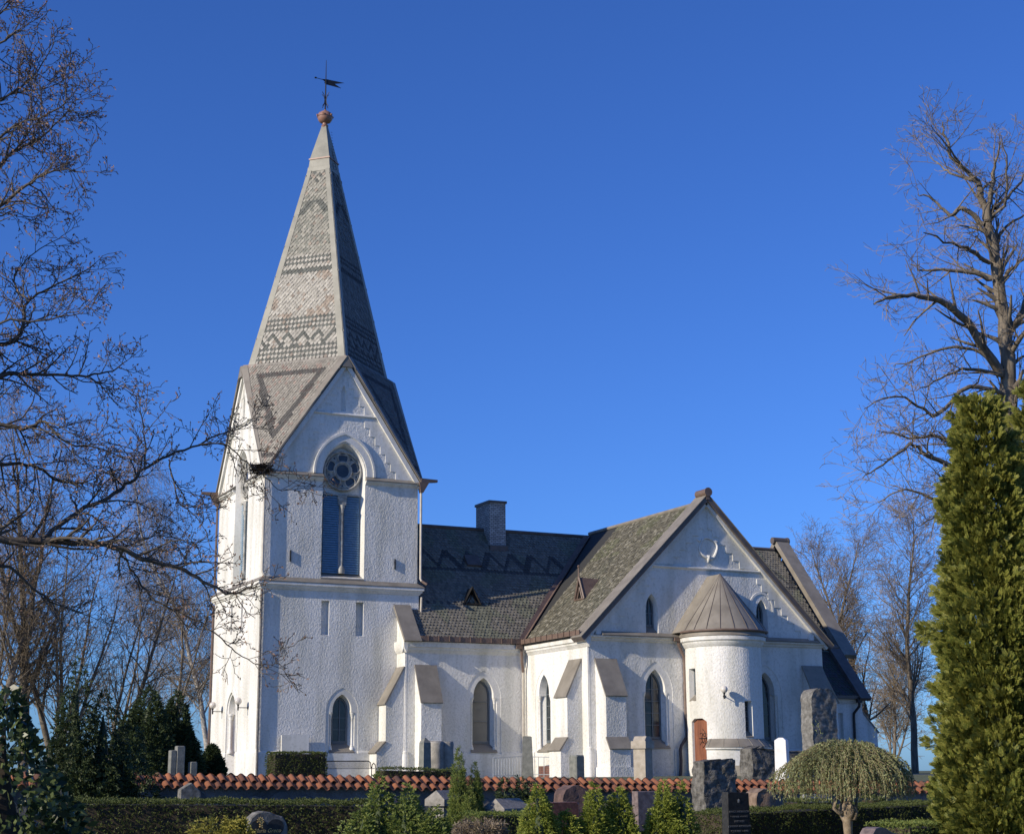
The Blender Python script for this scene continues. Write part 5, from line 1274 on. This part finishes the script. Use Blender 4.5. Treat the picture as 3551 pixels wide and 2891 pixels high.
for (u, v, w_, sd, lb, ex) in ((1120, 1635, .27, 51, 'pointed yellow-green thuja bush just right of the wide gabled stone', [(.12, -.1, .5, .2)]), (1178, 1688, .26, 52, 'lowest yellow-green thuja bush, in front of the dull red stone', []),
        (1237, 1631, .25, 53, 'pointed yellow-green thuja bush, right of the lowest one', [(-.2, -.1, .55, .2), (.18, -.1, .5, .2)]), (1290, 1641, .25, 54, 'pointed yellow-green thuja bush left of the double-tipped one', [(.1, -.12, .6, .22)]),
        (1382, 1628, .26, 55, 'tall double-tipped yellow-green thuja bush left of the rough square stone', [(.27, -.05, .98, .22), (-.22, -.1, .72, .22), (.02, -.3, .6, .3), (-.42, -.1, .5, .2)])):
    p = foot(u, v, -50.5); h = hgt(u, v, -50.5)
    bush('thuja_bush', lb, 'bush', p, [(0, 0, plume(h, w_*1.22), 3)]+[(dx, dy, plume(h*k, r_*1.15), 2) for dx, dy, k, r_ in ex], 7500+2200*len(ex), TU, .055, M_BX, 1.5, sd, GBX, lump=.4, ls=5, corek=.6)
p = foot(460, 1710, -57); bush('golden_bush', 'low golden-yellow conifer bush left of the heart stone', 'bush', p, [(0, 0, [(0, .22), (.2, .30), (hgt(460, 1712, -57)-.05, .26), (hgt(460, 1707, -57), .05)], 1), (.12, 0, [(0, .12), (.2, .16), (hgt(480, 1709, -57), .08)], 1)], 5000, TU, .045, M_GO, 1.0, 61, subs=False, lump=.3, ls=6)
p = foot(1000, 1712, -53); bush('heather_clump', 'brown dry twiggy heather mound at the bottom edge', 'bush', p, [(0, 0, [(0, .35), (.3, .42), (hgt(1000, 1716, -53)-.04, .28), (hgt(1000, 1714, -53), .05)], 1)], 5000, TN, .08, M_HE, .8, 62, subs=False, lump=.2, ls=5, tipj=.7)
# dark evergreens at the left
for (u, v, y, rad, sd, lb, ex) in ((312, 1430, -29, .72, 71, 'broader dark pointed cypress behind the wall, left of its slimmer neighbour', [(-.55, 0, .72, .5)]), (370, 1440, -28, .55, 72, 'slimmer dark pointed cypress behind the wall, left of the tower', [(.28, 0, .62, .5)]), (441, 1553, -27, .33, 73, 'small dark conical bush right at the tower foot', [])):
    p = foot(u, v, y); h = hgt(u, v, y)
    bush('cypress', lb, 'tree', p, [(0, 0, plume(h, rad*1.1), 3)]+[(dx, dy, plume(h*k, r_), 2) for dx, dy, k, r_ in ex], 11000, TU, .10, M_YE, 1.6, sd, 'dark cypresses behind the wall', lump=.25, ls=2, inner=.5, corek=.7)
p = foot(205, 1500, -38.5); h = hgt(165, 1402, -38.5)
bush('yew', 'loose dark yew growing over the wall at left', 'tree', p, [(-.45, 0, plume(h, .62, .3), 3), (.1, .1, plume(h*.9, .72), 3), (.65, 0, plume(h*.72, .65), 3), (-.35, -.3, plume(h*.6, .5), 2), (.1, -.4, plume(h*.5, .6), 2)], 16000, TU, .10, M_YE, .5, 81, lump=.5, ls=2, inner=.4, corek=.5, tipj=.6)
def leafy_bush():
    y = -59; p = foot(10, 1500, y); h = hgt(20, 1440, y)
    o = empty('laurel_bush', p, 'glossy broad-leaved evergreen bush at the lower left corner', 'bush'); r = np.random.default_rng(5)
    prof = [(0, .5), (.5, .62), (h*.55, .55), (h*.85, .28), (h, .06)]
    V = np.concatenate([cone_bush(prof, 5200, TLF, .075, .3, 5, lump=.35, ls=3, inner=.5, tipj=.9), cone_bush([(0, .4), (.4, .5), (h*.5, .25), (h*.6, .05)], 2200, TLF, .075, .3, 6, c=(.48, .1), lump=.3, ls=3, inner=.5, tipj=.9)])
    quads('foliage', V, M_LA, o); m = core(prof, .5); m.build('inner_twigs', M_BR, o)
    m = MB(); m.tube([(0, 0, 0), (.05, 0, h*.5), (0, .0, h*.9)], [.04, .03, .01], 6); m.build('stem', BARK, o)
leafy_bush()
# the tall thuja at the right edge and its neighbour
def big_thuja(u, vtop, y, prof, n, seed, label, corek=.6):
    p = foot(u, 1500, y); h = hgt(u, vtop, y); o = empty('thuja_tree', p, label, 'tree', 'tall thujas at the right edge'); P = [(z*h, r_) for z, r_ in prof]
    r = np.random.default_rng(seed); zs_ = np.array([q[0] for q in P]); rs = np.array([q[1] for q in P]); V = []
    nc = n//13; z = r.uniform(0, h, nc*3); rr = np.interp(z, zs_, rs); kp = r.uniform(0, rs.max(), nc*3) < rr+.12; z = z[kp][:nc]; rr = rr[kp][:nc]; nc = len(z); a = r.uniform(0, 2*PI, nc)
    out_ = np.stack([np.cos(a), np.sin(a), np.zeros(nc)], 1); lm = 1+lump3(np.stack([np.cos(a)*rr, np.sin(a)*rr, z], 1), 1.6, .45, seed)
    C0 = out_*(rr*lm*r.uniform(.45, .86, nc))[:, None]; C0[:, 2] = z
    D0 = nrmz(out_+np.array([0, 0, .75])+r.normal(0, .3, (nc, 3))); L0 = r.uniform(.22, .46, nc)*(.6+.5*rr/rs.max())
    for j in range(42):
        s_ = r.uniform(0, 1, nc)**.7; side = r.normal(0, 1, (nc, 3)); side -= D0*(side*D0).sum(1)[:, None]; side = nrmz(side)
        pos = C0+D0*(L0*s_)[:, None]+side*(.05+.05*r.random(nc))[:, None]*(1.2-s_)[:, None]
        f = D0*.8+side*r.uniform(.3, .9, nc)[:, None]+out_*.25; up_ = np.cross(f, np.array([0, 0, 1.0]))*r.choice([-1, 1], nc)[:, None]+r.normal(0, .45, (nc, 3))
        V.append(inst(TH, pos, f, up_, r.uniform(.065, .14, nc)))
    V.append(cone_bush([(q[0], q[1]*.92) for q in P], int(n*1.4), TH, .13, .9, seed, lump=.30, ls=1.7, inner=.78, flat=True, tipj=.5))
    V = np.concatenate(V)
    quads('crown', V, M_TH, o); m = core([(z, r_) for z, r_ in P], corek, n=16); m.build('inner_twigs', M_YE, o)
    m = MB(); m.tube([(0, 0, -.05), (.03, 0, h*.5), (0, 0, h*.97)], [.11, .08, .02], 8)
    m.build('trunk', BARK, o)
big_thuja(2088, 835, -53, [(0, 1.0), (.10, 1.0), (.21, .96), (.36, .86), (.49, .76), (.64, .64), (.77, .53), (.88, .40), (.95, .27), (1, .04)], 12500, 91, 'tall olive-green thuja with feathery sprays, nearer one at the right edge')
big_thuja(2235, 790, -52.6, [(0, .8), (.2, 1.15), (.4, 1.05), (.7, .75), (.9, .45), (1, .05)], 7000, 95, 'second tall thuja mostly cut off by the right edge')

# weeping willow standard
def willow():
    y = -48; p = foot(1762, 1600, y); zt = hgt(1765, 1535, y); zb = hgt(1765, 1650, y)
    o = empty('weeping_tree', p, 'small weeping tree with a silvery green umbrella crown on a knotted trunk', 'tree'); r = np.random.default_rng(3); m = MB(); P_, F_l, S_ = [], [], []
    Rr = (at(1890, 1600, y)-at(1648, 1600, y)).length/2
    for k in range(620):
        a = r.uniform(0, 2*PI); reach = Rr*math.sqrt(r.uniform(.05, 1))*(1+.1*math.sin(3*a+1)); rise = zt*r.uniform(.93, 1.0)*(1-.17*(reach/Rr)**2.6)+(.03 if k % 9 == 0 else 0)
        end = zb+r.uniform(-.13, .08) if reach > Rr*.5 else zb+r.uniform(.02, .35); pts = []
        nseg = 12
        for i in range(nseg+1):
            t = i/nseg; rad = reach*(1-(1-t)**2.6); zz = zt*.80+(rise-zt*.80)*math.sin(min(1, t*2.6)*PI/2)
            if t > .3: q = (t-.3)/.7; zz = rise+(end-rise)*(.25*q+.75*q**1.9)*(1 if reach > .1 else .6)
            aa = a+.25*math.sin(t*3+k)*(.4 if t < .5 else .2)
            pts.append(Vector((rad*math.cos(aa), rad*math.sin(aa), zz+.0)))
        m.tube(pts, [.006*(1-i/(nseg+1)*.6) for i in range(nseg+1)], 3, 0, False)
        for i in range(2, nseg+1):
            for _ in range(6):
                q = pts[i-1].lerp(pts[i], r.random()); P_.append(q); d = (pts[i]-pts[i-1]).normalized(); F_l.append(d+Vector(r.normal(0, .55, 3))); S_.append(.05*r.uniform(.6, 1.3))
    for (da, zz) in ((2.6, .28), (3.4, .22), (.5, .38)):
        q = Vector((Rr*.5*math.cos(da), -.1, zt)); 
        for i in range(14): P_.append(q+Vector((i*.012*math.cos(da), 0, zz*i/14))); F_l.append(Vector(r.normal(0, .6, 3))+Vector((0, 0, .8))); S_.append(.05)
    m.build('hanging_twigs', mat('willow_twigs', (.16, .12, .06), (.26, .21, .11), 5, .8), o, split=False)
    quads('crown', inst(TLN, np.array(P_), np.array(F_l), r.normal(0, 1, (len(P_), 3)), np.array(S_)), M_WI, o)
    t = MB(); kz = hgt(1755, 1690, y)
    t.tube([(0-.03, 0, -.05), (-.03, 0, kz*.5), (-.04, 0, kz*.8), (-.05, 0, kz*.98), (-.02, 0, kz*1.12), (0, 0, kz*1.2)], [.085, .078, .085, .15, .13, .06], 12)
    for pts, rr in (([(-.06, -.05, kz), (-.24, -.05, kz*.98), (-.33, -.03, kz*1.08), (-.27, 0, kz*1.25), (-.14, 0, kz*1.4), (0, 0, zt*.82)], [.05, .042, .04, .035, .03, .02]),
                    ([(0, 0, kz*1.1), (.06, 0, kz*1.3), (.12, 0, kz*1.5), (.02, 0, zt*.85)], [.06, .05, .04, .02]), ([(-.04, 0, kz*1.1), (-.12, .04, kz*1.3), (-.03, .02, kz*1.5), (0, 0, zt*.85)], [.06, .045, .04, .02]),
                    ([(.05, -.02, kz*1.05), (.17, -.02, kz*1.12), (.2, 0, kz*1.25)], [.05, .03, .015]), ([(-.05, -.08, kz*.9), (-.02, -.14, kz*1.05), (-.05, -.1, kz*1.2)], [.06, .05, .03]), ([(.03, -.09, kz*.85), (.06, -.13, kz*1.0), (.02, -.08, kz*1.15)], [.05, .05, .03])): t.tube(pts, rr, 8)
    t.v = [tuple(jit(v, .02, 9)) for v in t.v]; t.build('trunk', WBARK, o, smooth='all', split=False)
willow()

# ------------------------------------------------------------------ bare trees
def seg_mesh(polys, name, mt, parent, n=3):
    """polys: list of (pts, r0, r1); thin prisms"""
    A, B, ra, rb = [], [], [], []
    for pts, r0, r1 in polys:
        k = len(pts)-1
        for i in range(k): A.append(pts[i]); B.append(pts[i+1]); ra.append(r0+(r1-r0)*i/k); rb.append(r0+(r1-r0)*(i+1)/k)
    A = np.array(A); B = np.array(B); ra = np.array(ra); rb = np.array(rb); D = nrmz(B-A)
    ref = np.where(np.abs(D[:, 2:3]) < .9, np.array([[0, 0, 1.0]]), np.array([[1.0, 0, 0]])); X = nrmz(np.cross(D, ref)); Y = np.cross(D, X); Q = []
    for k in range(n):
        a0, a1 = 2*PI*k/n, 2*PI*(k+1)/n
        u0 = X*math.cos(a0)+Y*math.sin(a0); u1 = X*math.cos(a1)+Y*math.sin(a1)
        Q.append(np.stack([A+u0*ra[:, None], A+u1*ra[:, None], B+u1*rb[:, None], B+u0*rb[:, None]], 1))
    return quads(name, np.concatenate(Q).reshape(-1, 3), mt, parent)
def grow(rn, p, d, L, r0, lvl, C, out, ends):
    n = max(3, int(L/C['step'][lvl])); pts = [p]; dd = d.normalized()
    for i in range(n):
        w_ = C['wig'][lvl]; dd = (dd+Vector((rn.gauss(0, w_), rn.gauss(0, w_), rn.gauss(0, w_)))+Vector((0, 0, C['up'][lvl]))).normalized()
        p = p+dd*L/n; pts.append(p)
    r1 = max(r0*.3, C['rmin']) if lvl else .02; out[min(lvl, 3)].append((pts, r0, r1))
    branch(rn, pts, r0, r1, L, lvl, C, out, ends)
def branch(rn, pts, r0, r1, L, lvl, C, out, ends, t0=None):
    if lvl+1 >= len(C['dens']): ends.append((pts[-1], (pts[-1]-pts[-2]).normalized())); return
    cnt = max(1, int(L*C['dens'][lvl]+rn.random())); n = len(pts)-1; t0 = C['t0'][lvl] if t0 is None else t0
    for k in range(cnt):
        t = t0+(1-t0)*((k+rn.random())/cnt); f = t*n; i = min(int(f), n-1); q = pts[i].lerp(pts[i+1], f-i); ax = (pts[i+1]-pts[i]).normalized()
        a = R(rn.uniform(*C['ang'])); s = ax.orthogonal().normalized(); s.rotate(Matrix.Rotation(rn.uniform(0, 2*PI), 3, ax).to_quaternion() if False else Matrix.Rotation(rn.uniform(0, 2*PI), 3, ax))
        nd = ax*math.cos(a)+s*math.sin(a); nl = C['len'][lvl+1]*rn.uniform(.6, 1.25)*(1-C['tp'][lvl]*t)
        rr = (r0+(r1-r0)*t)*C['rr']; grow(rn, q, nd, nl, max(rr, C['rmin']), lvl+1, C, out, ends)
def tree_object(name, label, base, out, mt, mt2, group, cat='tree', root_mat=None):
    o = empty(name, base, label, cat, group); B = Vector(base)
    m = MB()
    for pts, r0, r1 in out[0]: k = len(pts)-1; m.tube([p-B for p in pts], [r0+(r1-r0)*i/k for i in range(k+1)], 9, 0, False)
    m.build('trunk', mt, o, smooth='all', split=False)
    if out[1]:
        m = MB()
        for pts, r0, r1 in out[1]: k = len(pts)-1; m.tube([p-B for p in pts], [r0+(r1-r0)*i/k for i in range(k+1)], 5, 0, False)
        m.build('limbs', mt, o, smooth='all', split=False)
    seg_mesh([([p-B for p in pts], r0, r1) for lv_ in (2, 3) for pts, r0, r1 in out[lv_]], 'crown', mt2, o)
    return o
def lind(h, k=1.0, r=.008, fine=1.0, wide=1.0):
    return dict(step=[.8, .5, .35, .25, .2], wig=[.05, .10, .13, .18, .2], up=[.03, .07, .03, .02, .01], dens=[2.9*fine, 2.6*fine, 3.2*fine, 2.8*fine, 0][:5],
                t0=[.18, .15, .1, .1, 0], ang=(28, 62), len=[h, h*.36*wide, h*.15, h*.065, h*.035], tp=[.62, .5, .4, .3, 0], rr=.42, rmin=r)
def bare_tree(u, y, h, seed, label, lean=(0, 0), stems=1, C=None, r=.22, group=None, mt=None, mt2=None, name='bare_tree', spread=.25):
    rn = random.Random(seed); p = foot(u, 1600, y); out = {0: [], 1: [], 2: [], 3: []}; ends = []; C = C or lind(h)
    for s in range(stems):
        d = Vector((lean[0]+(rn.uniform(-spread, spread) if stems > 1 else 0), lean[1]+(rn.uniform(-spread, spread) if stems > 1 else 0), 1)); L = h*(1 if s == 0 else rn.uniform(.7, .95))
        grow(rn, p+Vector((rn.uniform(-.15, .15)*(stems > 1), 0, -.05)), d, L, r*(1 if s == 0 else .7), 0, C, out, ends)
    return tree_object(name, label, p, out, mt or BARK, mt2 or BARKR, group)
GT = 'bare trees behind the churchyard'
bare_tree(48, 16, 19.5, 101, 'tall bare tree with a leaning trunk at far left behind the laurel bush', (-.02, 0), 1, lind(18, fine=.7, wide=.9), .30, GT)
bare_tree(118, 17, 16.0, 102, 'bare many-stemmed tree with dense drooping twigs left of the tower', (.05, 0), 5, lind(14, fine=.66, wide=.85), .20, GT, spread=.38)
bare_tree(225, 20, 13.5, 103, 'rounded bare tree behind the pointed cypresses', (.0, 0), 3, lind(12.5, fine=.68), .18, GT, spread=.3)
bare_tree(345, 28, 14.0, 104, 'thin bare tree between the cypresses and the tower', (.05, 0), 2, lind(12, fine=.75), .14, GT, spread=.2)
cb = lind(17, fine=1.0, wide=.7, r=.007); cb['up'] = [.02, .04, -.10, -.22, -.3]; cb['len'] = [17, 4.5, 2.6, 1.6, .8]
bare_tree(440, 30, 22.0, 105, 'birch with white stem and hanging twigs just left of the tower', (-.10, 0), 1, cb, .2, GT, BIRCH, BARKR, 'birch_tree')
bare_tree(-40, 14, 19, 106, 'bare tree partly cut off by the left edge', (.03, 0), 2, lind(15, fine=.8), .22, GT)
bare_tree(1752, 18, 16.8, 111, 'leftmost of the slender bare trees behind the east gable', (0, 0), 1, lind(16, fine=1.0, wide=.8), .24, GT)
bare_tree(1822, 20, 17.0, 112, 'slender bare tree in the middle behind the east end', (-.05, 0), 1, lind(16, fine=1.0, wide=.8), .26, GT)
bare_tree(1905, 14, 18.0, 113, 'bare tree right behind the left flank of the tall thuja', (-.08, 0), 1, lind(17, fine=1.0, wide=.85), .26, GT)
bare_tree(1860, 60, 15.0, 114, 'farther twiggy bare tree low behind the east end', (0, 0), 4, lind(14, fine=.8, wide=.9, r=.012), .2, GT, spread=.5)
# tall old tree rising behind the thuja, limbs as they stand
def guided(name, label, y, limbs, C, seed, base, mt, mt2, ysp, lv0=0, group=None, dens0=None, tw=None):
    rn = random.Random(seed); out = {0: [], 1: [], 2: [], 3: []}; ends = []
    for (uv, r0, r1, lv, dy) in limbs:
        r0 *= C.get('rs', 1); r1 *= C.get('rs', 1); dy *= C.get('rs', 1)
        k = len(uv); pts = [at(u, v, y+dy*(i/(k-1))) for i, (u, v) in enumerate(uv)]
        # smooth the path
        fine = []
        for i in range(k-1):
            for t in (0, .25, .5, .75):
                p0, p1, p2, p3 = pts[max(i-1, 0)], pts[i], pts[i+1], pts[min(i+2, k-1)]
                fine.append(.5*((2*p1)+(p2-p0)*t+(2*p0-5*p1+4*p2-p3)*t*t+(3*p1-p0-3*p2+p3)*t**3)+Vector((rn.gauss(0, 1), rn.gauss(0, 1), rn.gauss(0, 1)))*C['jag'])
        fine.append(pts[-1]); L = sum((b-a).length for a, b in zip(fine[:-1], fine[1:]))
        out[lv].append((fine, r0, r1)); branch(rn, fine, r0, r1, L, C['glv'], C, out, ends, t0=.08)
    return tree_object(name, label, base, out, mt, mt2, group), ends
c3 = lambda L: [(1621+x*.3976, 210.1+y*.3976) for x, y in L]; c4 = lambda L: [(1621+x*.4151, 780.5+y*.4151) for x, y in L]
CR = dict(step=[.8, .6, .4, .25, .2], wig=[.05, .12, .15, .18, .2], up=[.03, .03, .02, .01, .0], dens=[1.8, 2.4, 2.9, 3.1, 0], t0=[.1, .12, .1, .1, 0], ang=(25, 60), len=[8, 1.75, 1.15, .7, .38], tp=[.3, .4, .35, .3, 0], rr=.45, rmin=.0075, jag=.03, glv=0)
yb = -30; pb = foot(2110, 1600, yb)
guided('old_bare_tree', 'tall old bare tree towering behind the thujas at right', yb, [
    ([(2112, 1625)]+c3([(1210, 1900), (1200, 1500), (1190, 1200), (1160, 1000), (1130, 800), (1095, 640)]), .34, .16, 0, 0),
    (c3([(1095, 640), (1060, 500), (1040, 420), (930, 320), (880, 200), (860, 110)]), .15, .02, 1, .5),
    (c3([(1095, 640), (1100, 560), (1125, 420), (1135, 320), (1165, 210)]), .13, .02, 1, -.6),
    (c3([(1160, 1430), (1060, 1280), (980, 1150), (850, 1050), (740, 1020), (600, 1025), (500, 1065)]), .20, .03, 1, -1.2),
    (c3([(1110, 930), (1000, 900), (860, 880), (760, 890), (690, 855)]), .10, .02, 1, .8),
    (c3([(1100, 850), (1000, 780), (900, 740), (760, 690)]), .09, .02, 1, -1),
    (c3([(1080, 650), (960, 560), (910, 600), (850, 560), (790, 500), (730, 490)]), .11, .02, 1, 1.0),
    (c3([(1040, 430), (900, 380), (830, 330), (760, 250)]), .06, .01, 1, 1.5), (c3([(960, 350), (870, 230), (800, 130)]), .05, .01, 1, -1),
    (c3([(1140, 780), (1170, 680), (1285, 600)]), .10, .03, 1, .5), (c3([(1150, 1000), (1200, 900), (1285, 830), (1400, 700)]), .1, .03, 1, -.8), (c3([(1215, 1200), (1260, 1130), (1340, 950), (1500, 800)]), .16, .04, 1, .5),
    (c3([(1130, 560), (1200, 500), (1285, 400), (1330, 300)]), .08, .02, 1, 1), (c3([(1095, 620), (1180, 540), (1200, 380), (1170, 220)]), .07, .02, 1, -1.5),
    (c3([(1170, 1400), (1010, 1300), (850, 1300), (700, 1360), (600, 1390)]), .08, .015, 1, 1.5), (c3([(1170, 1440), (1000, 1400), (850, 1450), (720, 1520)]), .08, .015, 1, -1.5),
    (c4([(1180, 120), (960, 60), (800, 200), (700, 150), (560, 110), (430, 170)]), .10, .015, 1, -.5), (c4([(1180, 330), (900, 340), (800, 310), (660, 310), (500, 280)]), .12, .015, 1, .5),
    (c4([(1150, 600), (890, 470), (740, 400), (660, 350), (520, 450), (420, 520)]), .12, .015, 1, -.5), (c4([(1150, 450), (870, 560), (800, 630), (640, 570), (500, 640)]), .10, .015, 1, 1.0),
    (c4([(1100, 700), (900, 540), (820, 600), (790, 700), (700, 760)]), .09, .015, 1, -1)], CR, 201, pb, BARK, BARKR, 2, group=GT)
# near tree at the left whose budding branches reach across the tower
p1 = lambda L: [(x*.4496, y*.4496) for x, y in L]; p2 = lambda L: [(x*.4496, 660.4+y*.4496) for x, y in L]
CL = dict(step=[.17, .09, .045, .03, .02], wig=[.1, .20, .26, .30, .3], up=[.02, .05, .05, .06, .05], dens=[13, 18, 27, 0], t0=[.1, .12, .12, .1], ang=(30, 65), len=[2, .34, .15, .058, .04], tp=[.3, .4, .35, .2], rr=.55, rmin=.0020, jag=.005, glv=0, rs=.58)
yl = -61; xl = at(-190, 1600, yl); pl_ = Vector((xl.x, xl.y, gz(xl.x, xl.y)))
tr0 = (-190, 1128)
o, ends = guided('budding_tree', 'near tree with budding branches reaching in from the left edge', yl, [
    ([(-190, 1740), (-188, 1500), (-185, 1300), tr0, (-180, 900), (-170, 600), (-160, 300), (-150, 50)], .16, .05, 0, 0),
    ([tr0, (-90, 1120)]+p2([(0, 1035), (170, 1038), (350, 1045), (530, 1060), (700, 1130), (850, 1170), (980, 1240), (1060, 1280), (1160, 1250)]), .055, .008, 1, -.4),
    (p2([(190, 1030), (270, 970), (400, 880), (530, 820), (600, 760), (680, 700), (780, 640), (920, 590), (1000, 545), (1100, 520), (1180, 480)]), .030, .005, 1, .8),
    (p2([(920, 590), (1040, 590), (1110, 640), (1180, 700), (1230, 740), (1300, 800), (1390, 775)]), .012, .004, 2, .3),
    (p2([(672, 700), (672, 620), (665, 530), (650, 430), (640, 340)]), .014, .004, 2, -.3), (p2([(780, 655), (800, 740), (830, 860), (910, 920), (960, 1000)]), .012, .004, 2, -.4),
    (p2([(530, 1060), (590, 1130), (650, 1230), (640, 1330), (610, 1430)]), .014, .004, 2, .3), (p2([(640, 1220), (720, 1310), (860, 1380), (1000, 1460), (1090, 1550), (1200, 1605), (1290, 1600)]), .014, .004, 2, -.5),
    (p2([(540, 1065), (640, 1040), (740, 1010), (860, 1040)]), .012, .004, 2, .5), (p2([(380, 900), (480, 960), (560, 1060), (700, 1050)]), .012, .004, 2, .6),
    ([tr0, (-100, 850)]+p2([(0, 270), (120, 265), (250, 268), (400, 270), (520, 250), (590, 200)]), .035, .005, 1, .6),
    ([(-185, 1000), (-90, 900)]+p2([(0, 495), (110, 515), (200, 480), (300, 580), (430, 600), (560, 640)]), .032, .005, 1, -.5), (p2([(110, 510), (200, 520), (330, 620), (430, 700)]), .012, .004, 2, -.3),
    ([(-182, 900), (-80, 700)]+p1([(0, 1590), (80, 1570), (110, 1490), (130, 1400), (200, 1350), (330, 1290), (440, 1220)]), .035, .005, 1, .5), (p1([(130, 1390), (60, 1300), (150, 1180), (290, 1090)]), .014, .004, 2, .3),
    ([(-180, 900), (-60, 760)]+p1([(0, 1500), (180, 1490), (300, 1460), (420, 1450)]), .022, .004, 1, -.4),
    ([(-178, 800), (-90, 520)]+p1([(0, 960), (100, 880), (190, 815), (280, 790), (390, 800)]), .030, .005, 1, -.5), (p1([(0, 1000), (60, 980), (160, 1020)]), .010, .003, 2, .2),
    ([(-175, 650), (-90, 400)]+p1([(0, 770), (60, 700), (150, 660), (210, 620), (290, 540), (340, 470)]), .028, .005, 1, .5), ([(-172, 600), (-80, 350)]+p1([(0, 640), (90, 570), (200, 540), (300, 480), (340, 440)]), .022, .005, 1, -.5),
    ([(-168, 450), (-70, 250)]+p1([(0, 460), (110, 390), (170, 330), (250, 200)]), .022, .005, 1, .3), (p1([(100, 400), (200, 420), (320, 350)]), .010, .003, 2, .2), ([(-160, 300), (-70, 130)]+p1([(0, 200), (60, 150), (120, 140)]), .022, .005, 1, -.3), ([(-155, 200), (-60, 60)]+p1([(0, 60), (60, 0), (100, -60)]), .02, .004, 1, .3),
    ([(-188, 1400), (-80, 1250)]+p2([(0, 1150), (150, 1250), (260, 1330), (400, 1380)]), .03, .004, 1, .6),
    ([(-186, 1250), (-60, 1000)]+p2([(60, 680), (170, 700), (280, 760), (400, 760), (520, 700)]), .028, .004, 1, .9)], CL, 301, pl_, BARKD, BARKD, 1)
r = np.random.default_rng(9)
EP = np.array([e[0]-pl_ for e in ends]); ED = np.array([e[1] for e in ends]); EP = np.repeat(EP, 2, 0)+r.normal(0, .005, (len(EP)*2, 3)); ED = np.repeat(ED, 2, 0)+r.normal(0, .35, (len(ends)*2, 3))
bt = np.array([rhomb((0, 0, 0), (0, 1, 0), 1, .2), rhomb((0, 0, 0), (0, 1, 0), 1, .2, (1, 0, 0))])
quads('buds', inst(bt, EP, ED, r.normal(0, 1, ED.shape), .020*r.uniform(.6, 1.4, len(EP))), mat('red_brown_buds', (.16, .085, .05), (.38, .24, .16), 3, .7, island=True, c3=(.26, .16, .11)), o)
# bird's nest in the branch fork
nc = at(545, 978, yl+.3); m = MB(); rn = random.Random(2)
for k in range(170):
    a = rn.uniform(0, 2*PI); rr = rn.uniform(.03, .12); q = Vector((rr*math.cos(a), rr*math.sin(a), rn.uniform(-.06, .04)+rr*.25)); d = Vector((-math.sin(a), math.cos(a), rn.uniform(-.3, .3)))*rn.uniform(.06, .13)
    m.tube([q-d, q+Vector((0, 0, rn.uniform(-.01, .01))), q+d], .0035, 3)
nb_ = m.build('bird_nest', mat('nest_twigs', (.06, .035, .02), (.16, .10, .05), 20, .95), None, split=False); nb_.location = nc; nb_.scale = (.6, .6, .6); tag(nb_, 'brown twig bird nest on the branch in front of the tower corner', 'nest')
# lamp post among the trees
q = foot(115, 1590, -20); hl_ = hgt(118, 1530, -20); m = MB(); m.tube([(0, 0, 0), (0, 0, hl_)], .03, 8); m.box((-.05, -.06, hl_-.04), (.30, .06, hl_+.01)); ho = m.build('lamp_post', MATS['galvanised_steel'], None, split=False)
ho.location = q; tag(ho, 'slim grey lamp post with a flat white lantern left of the yew', 'lamp post')
m = MB(); m.box((.10, -.10, hl_+.01), (.38, .10, hl_+.12)); m.build('lantern', WHITE, ho)
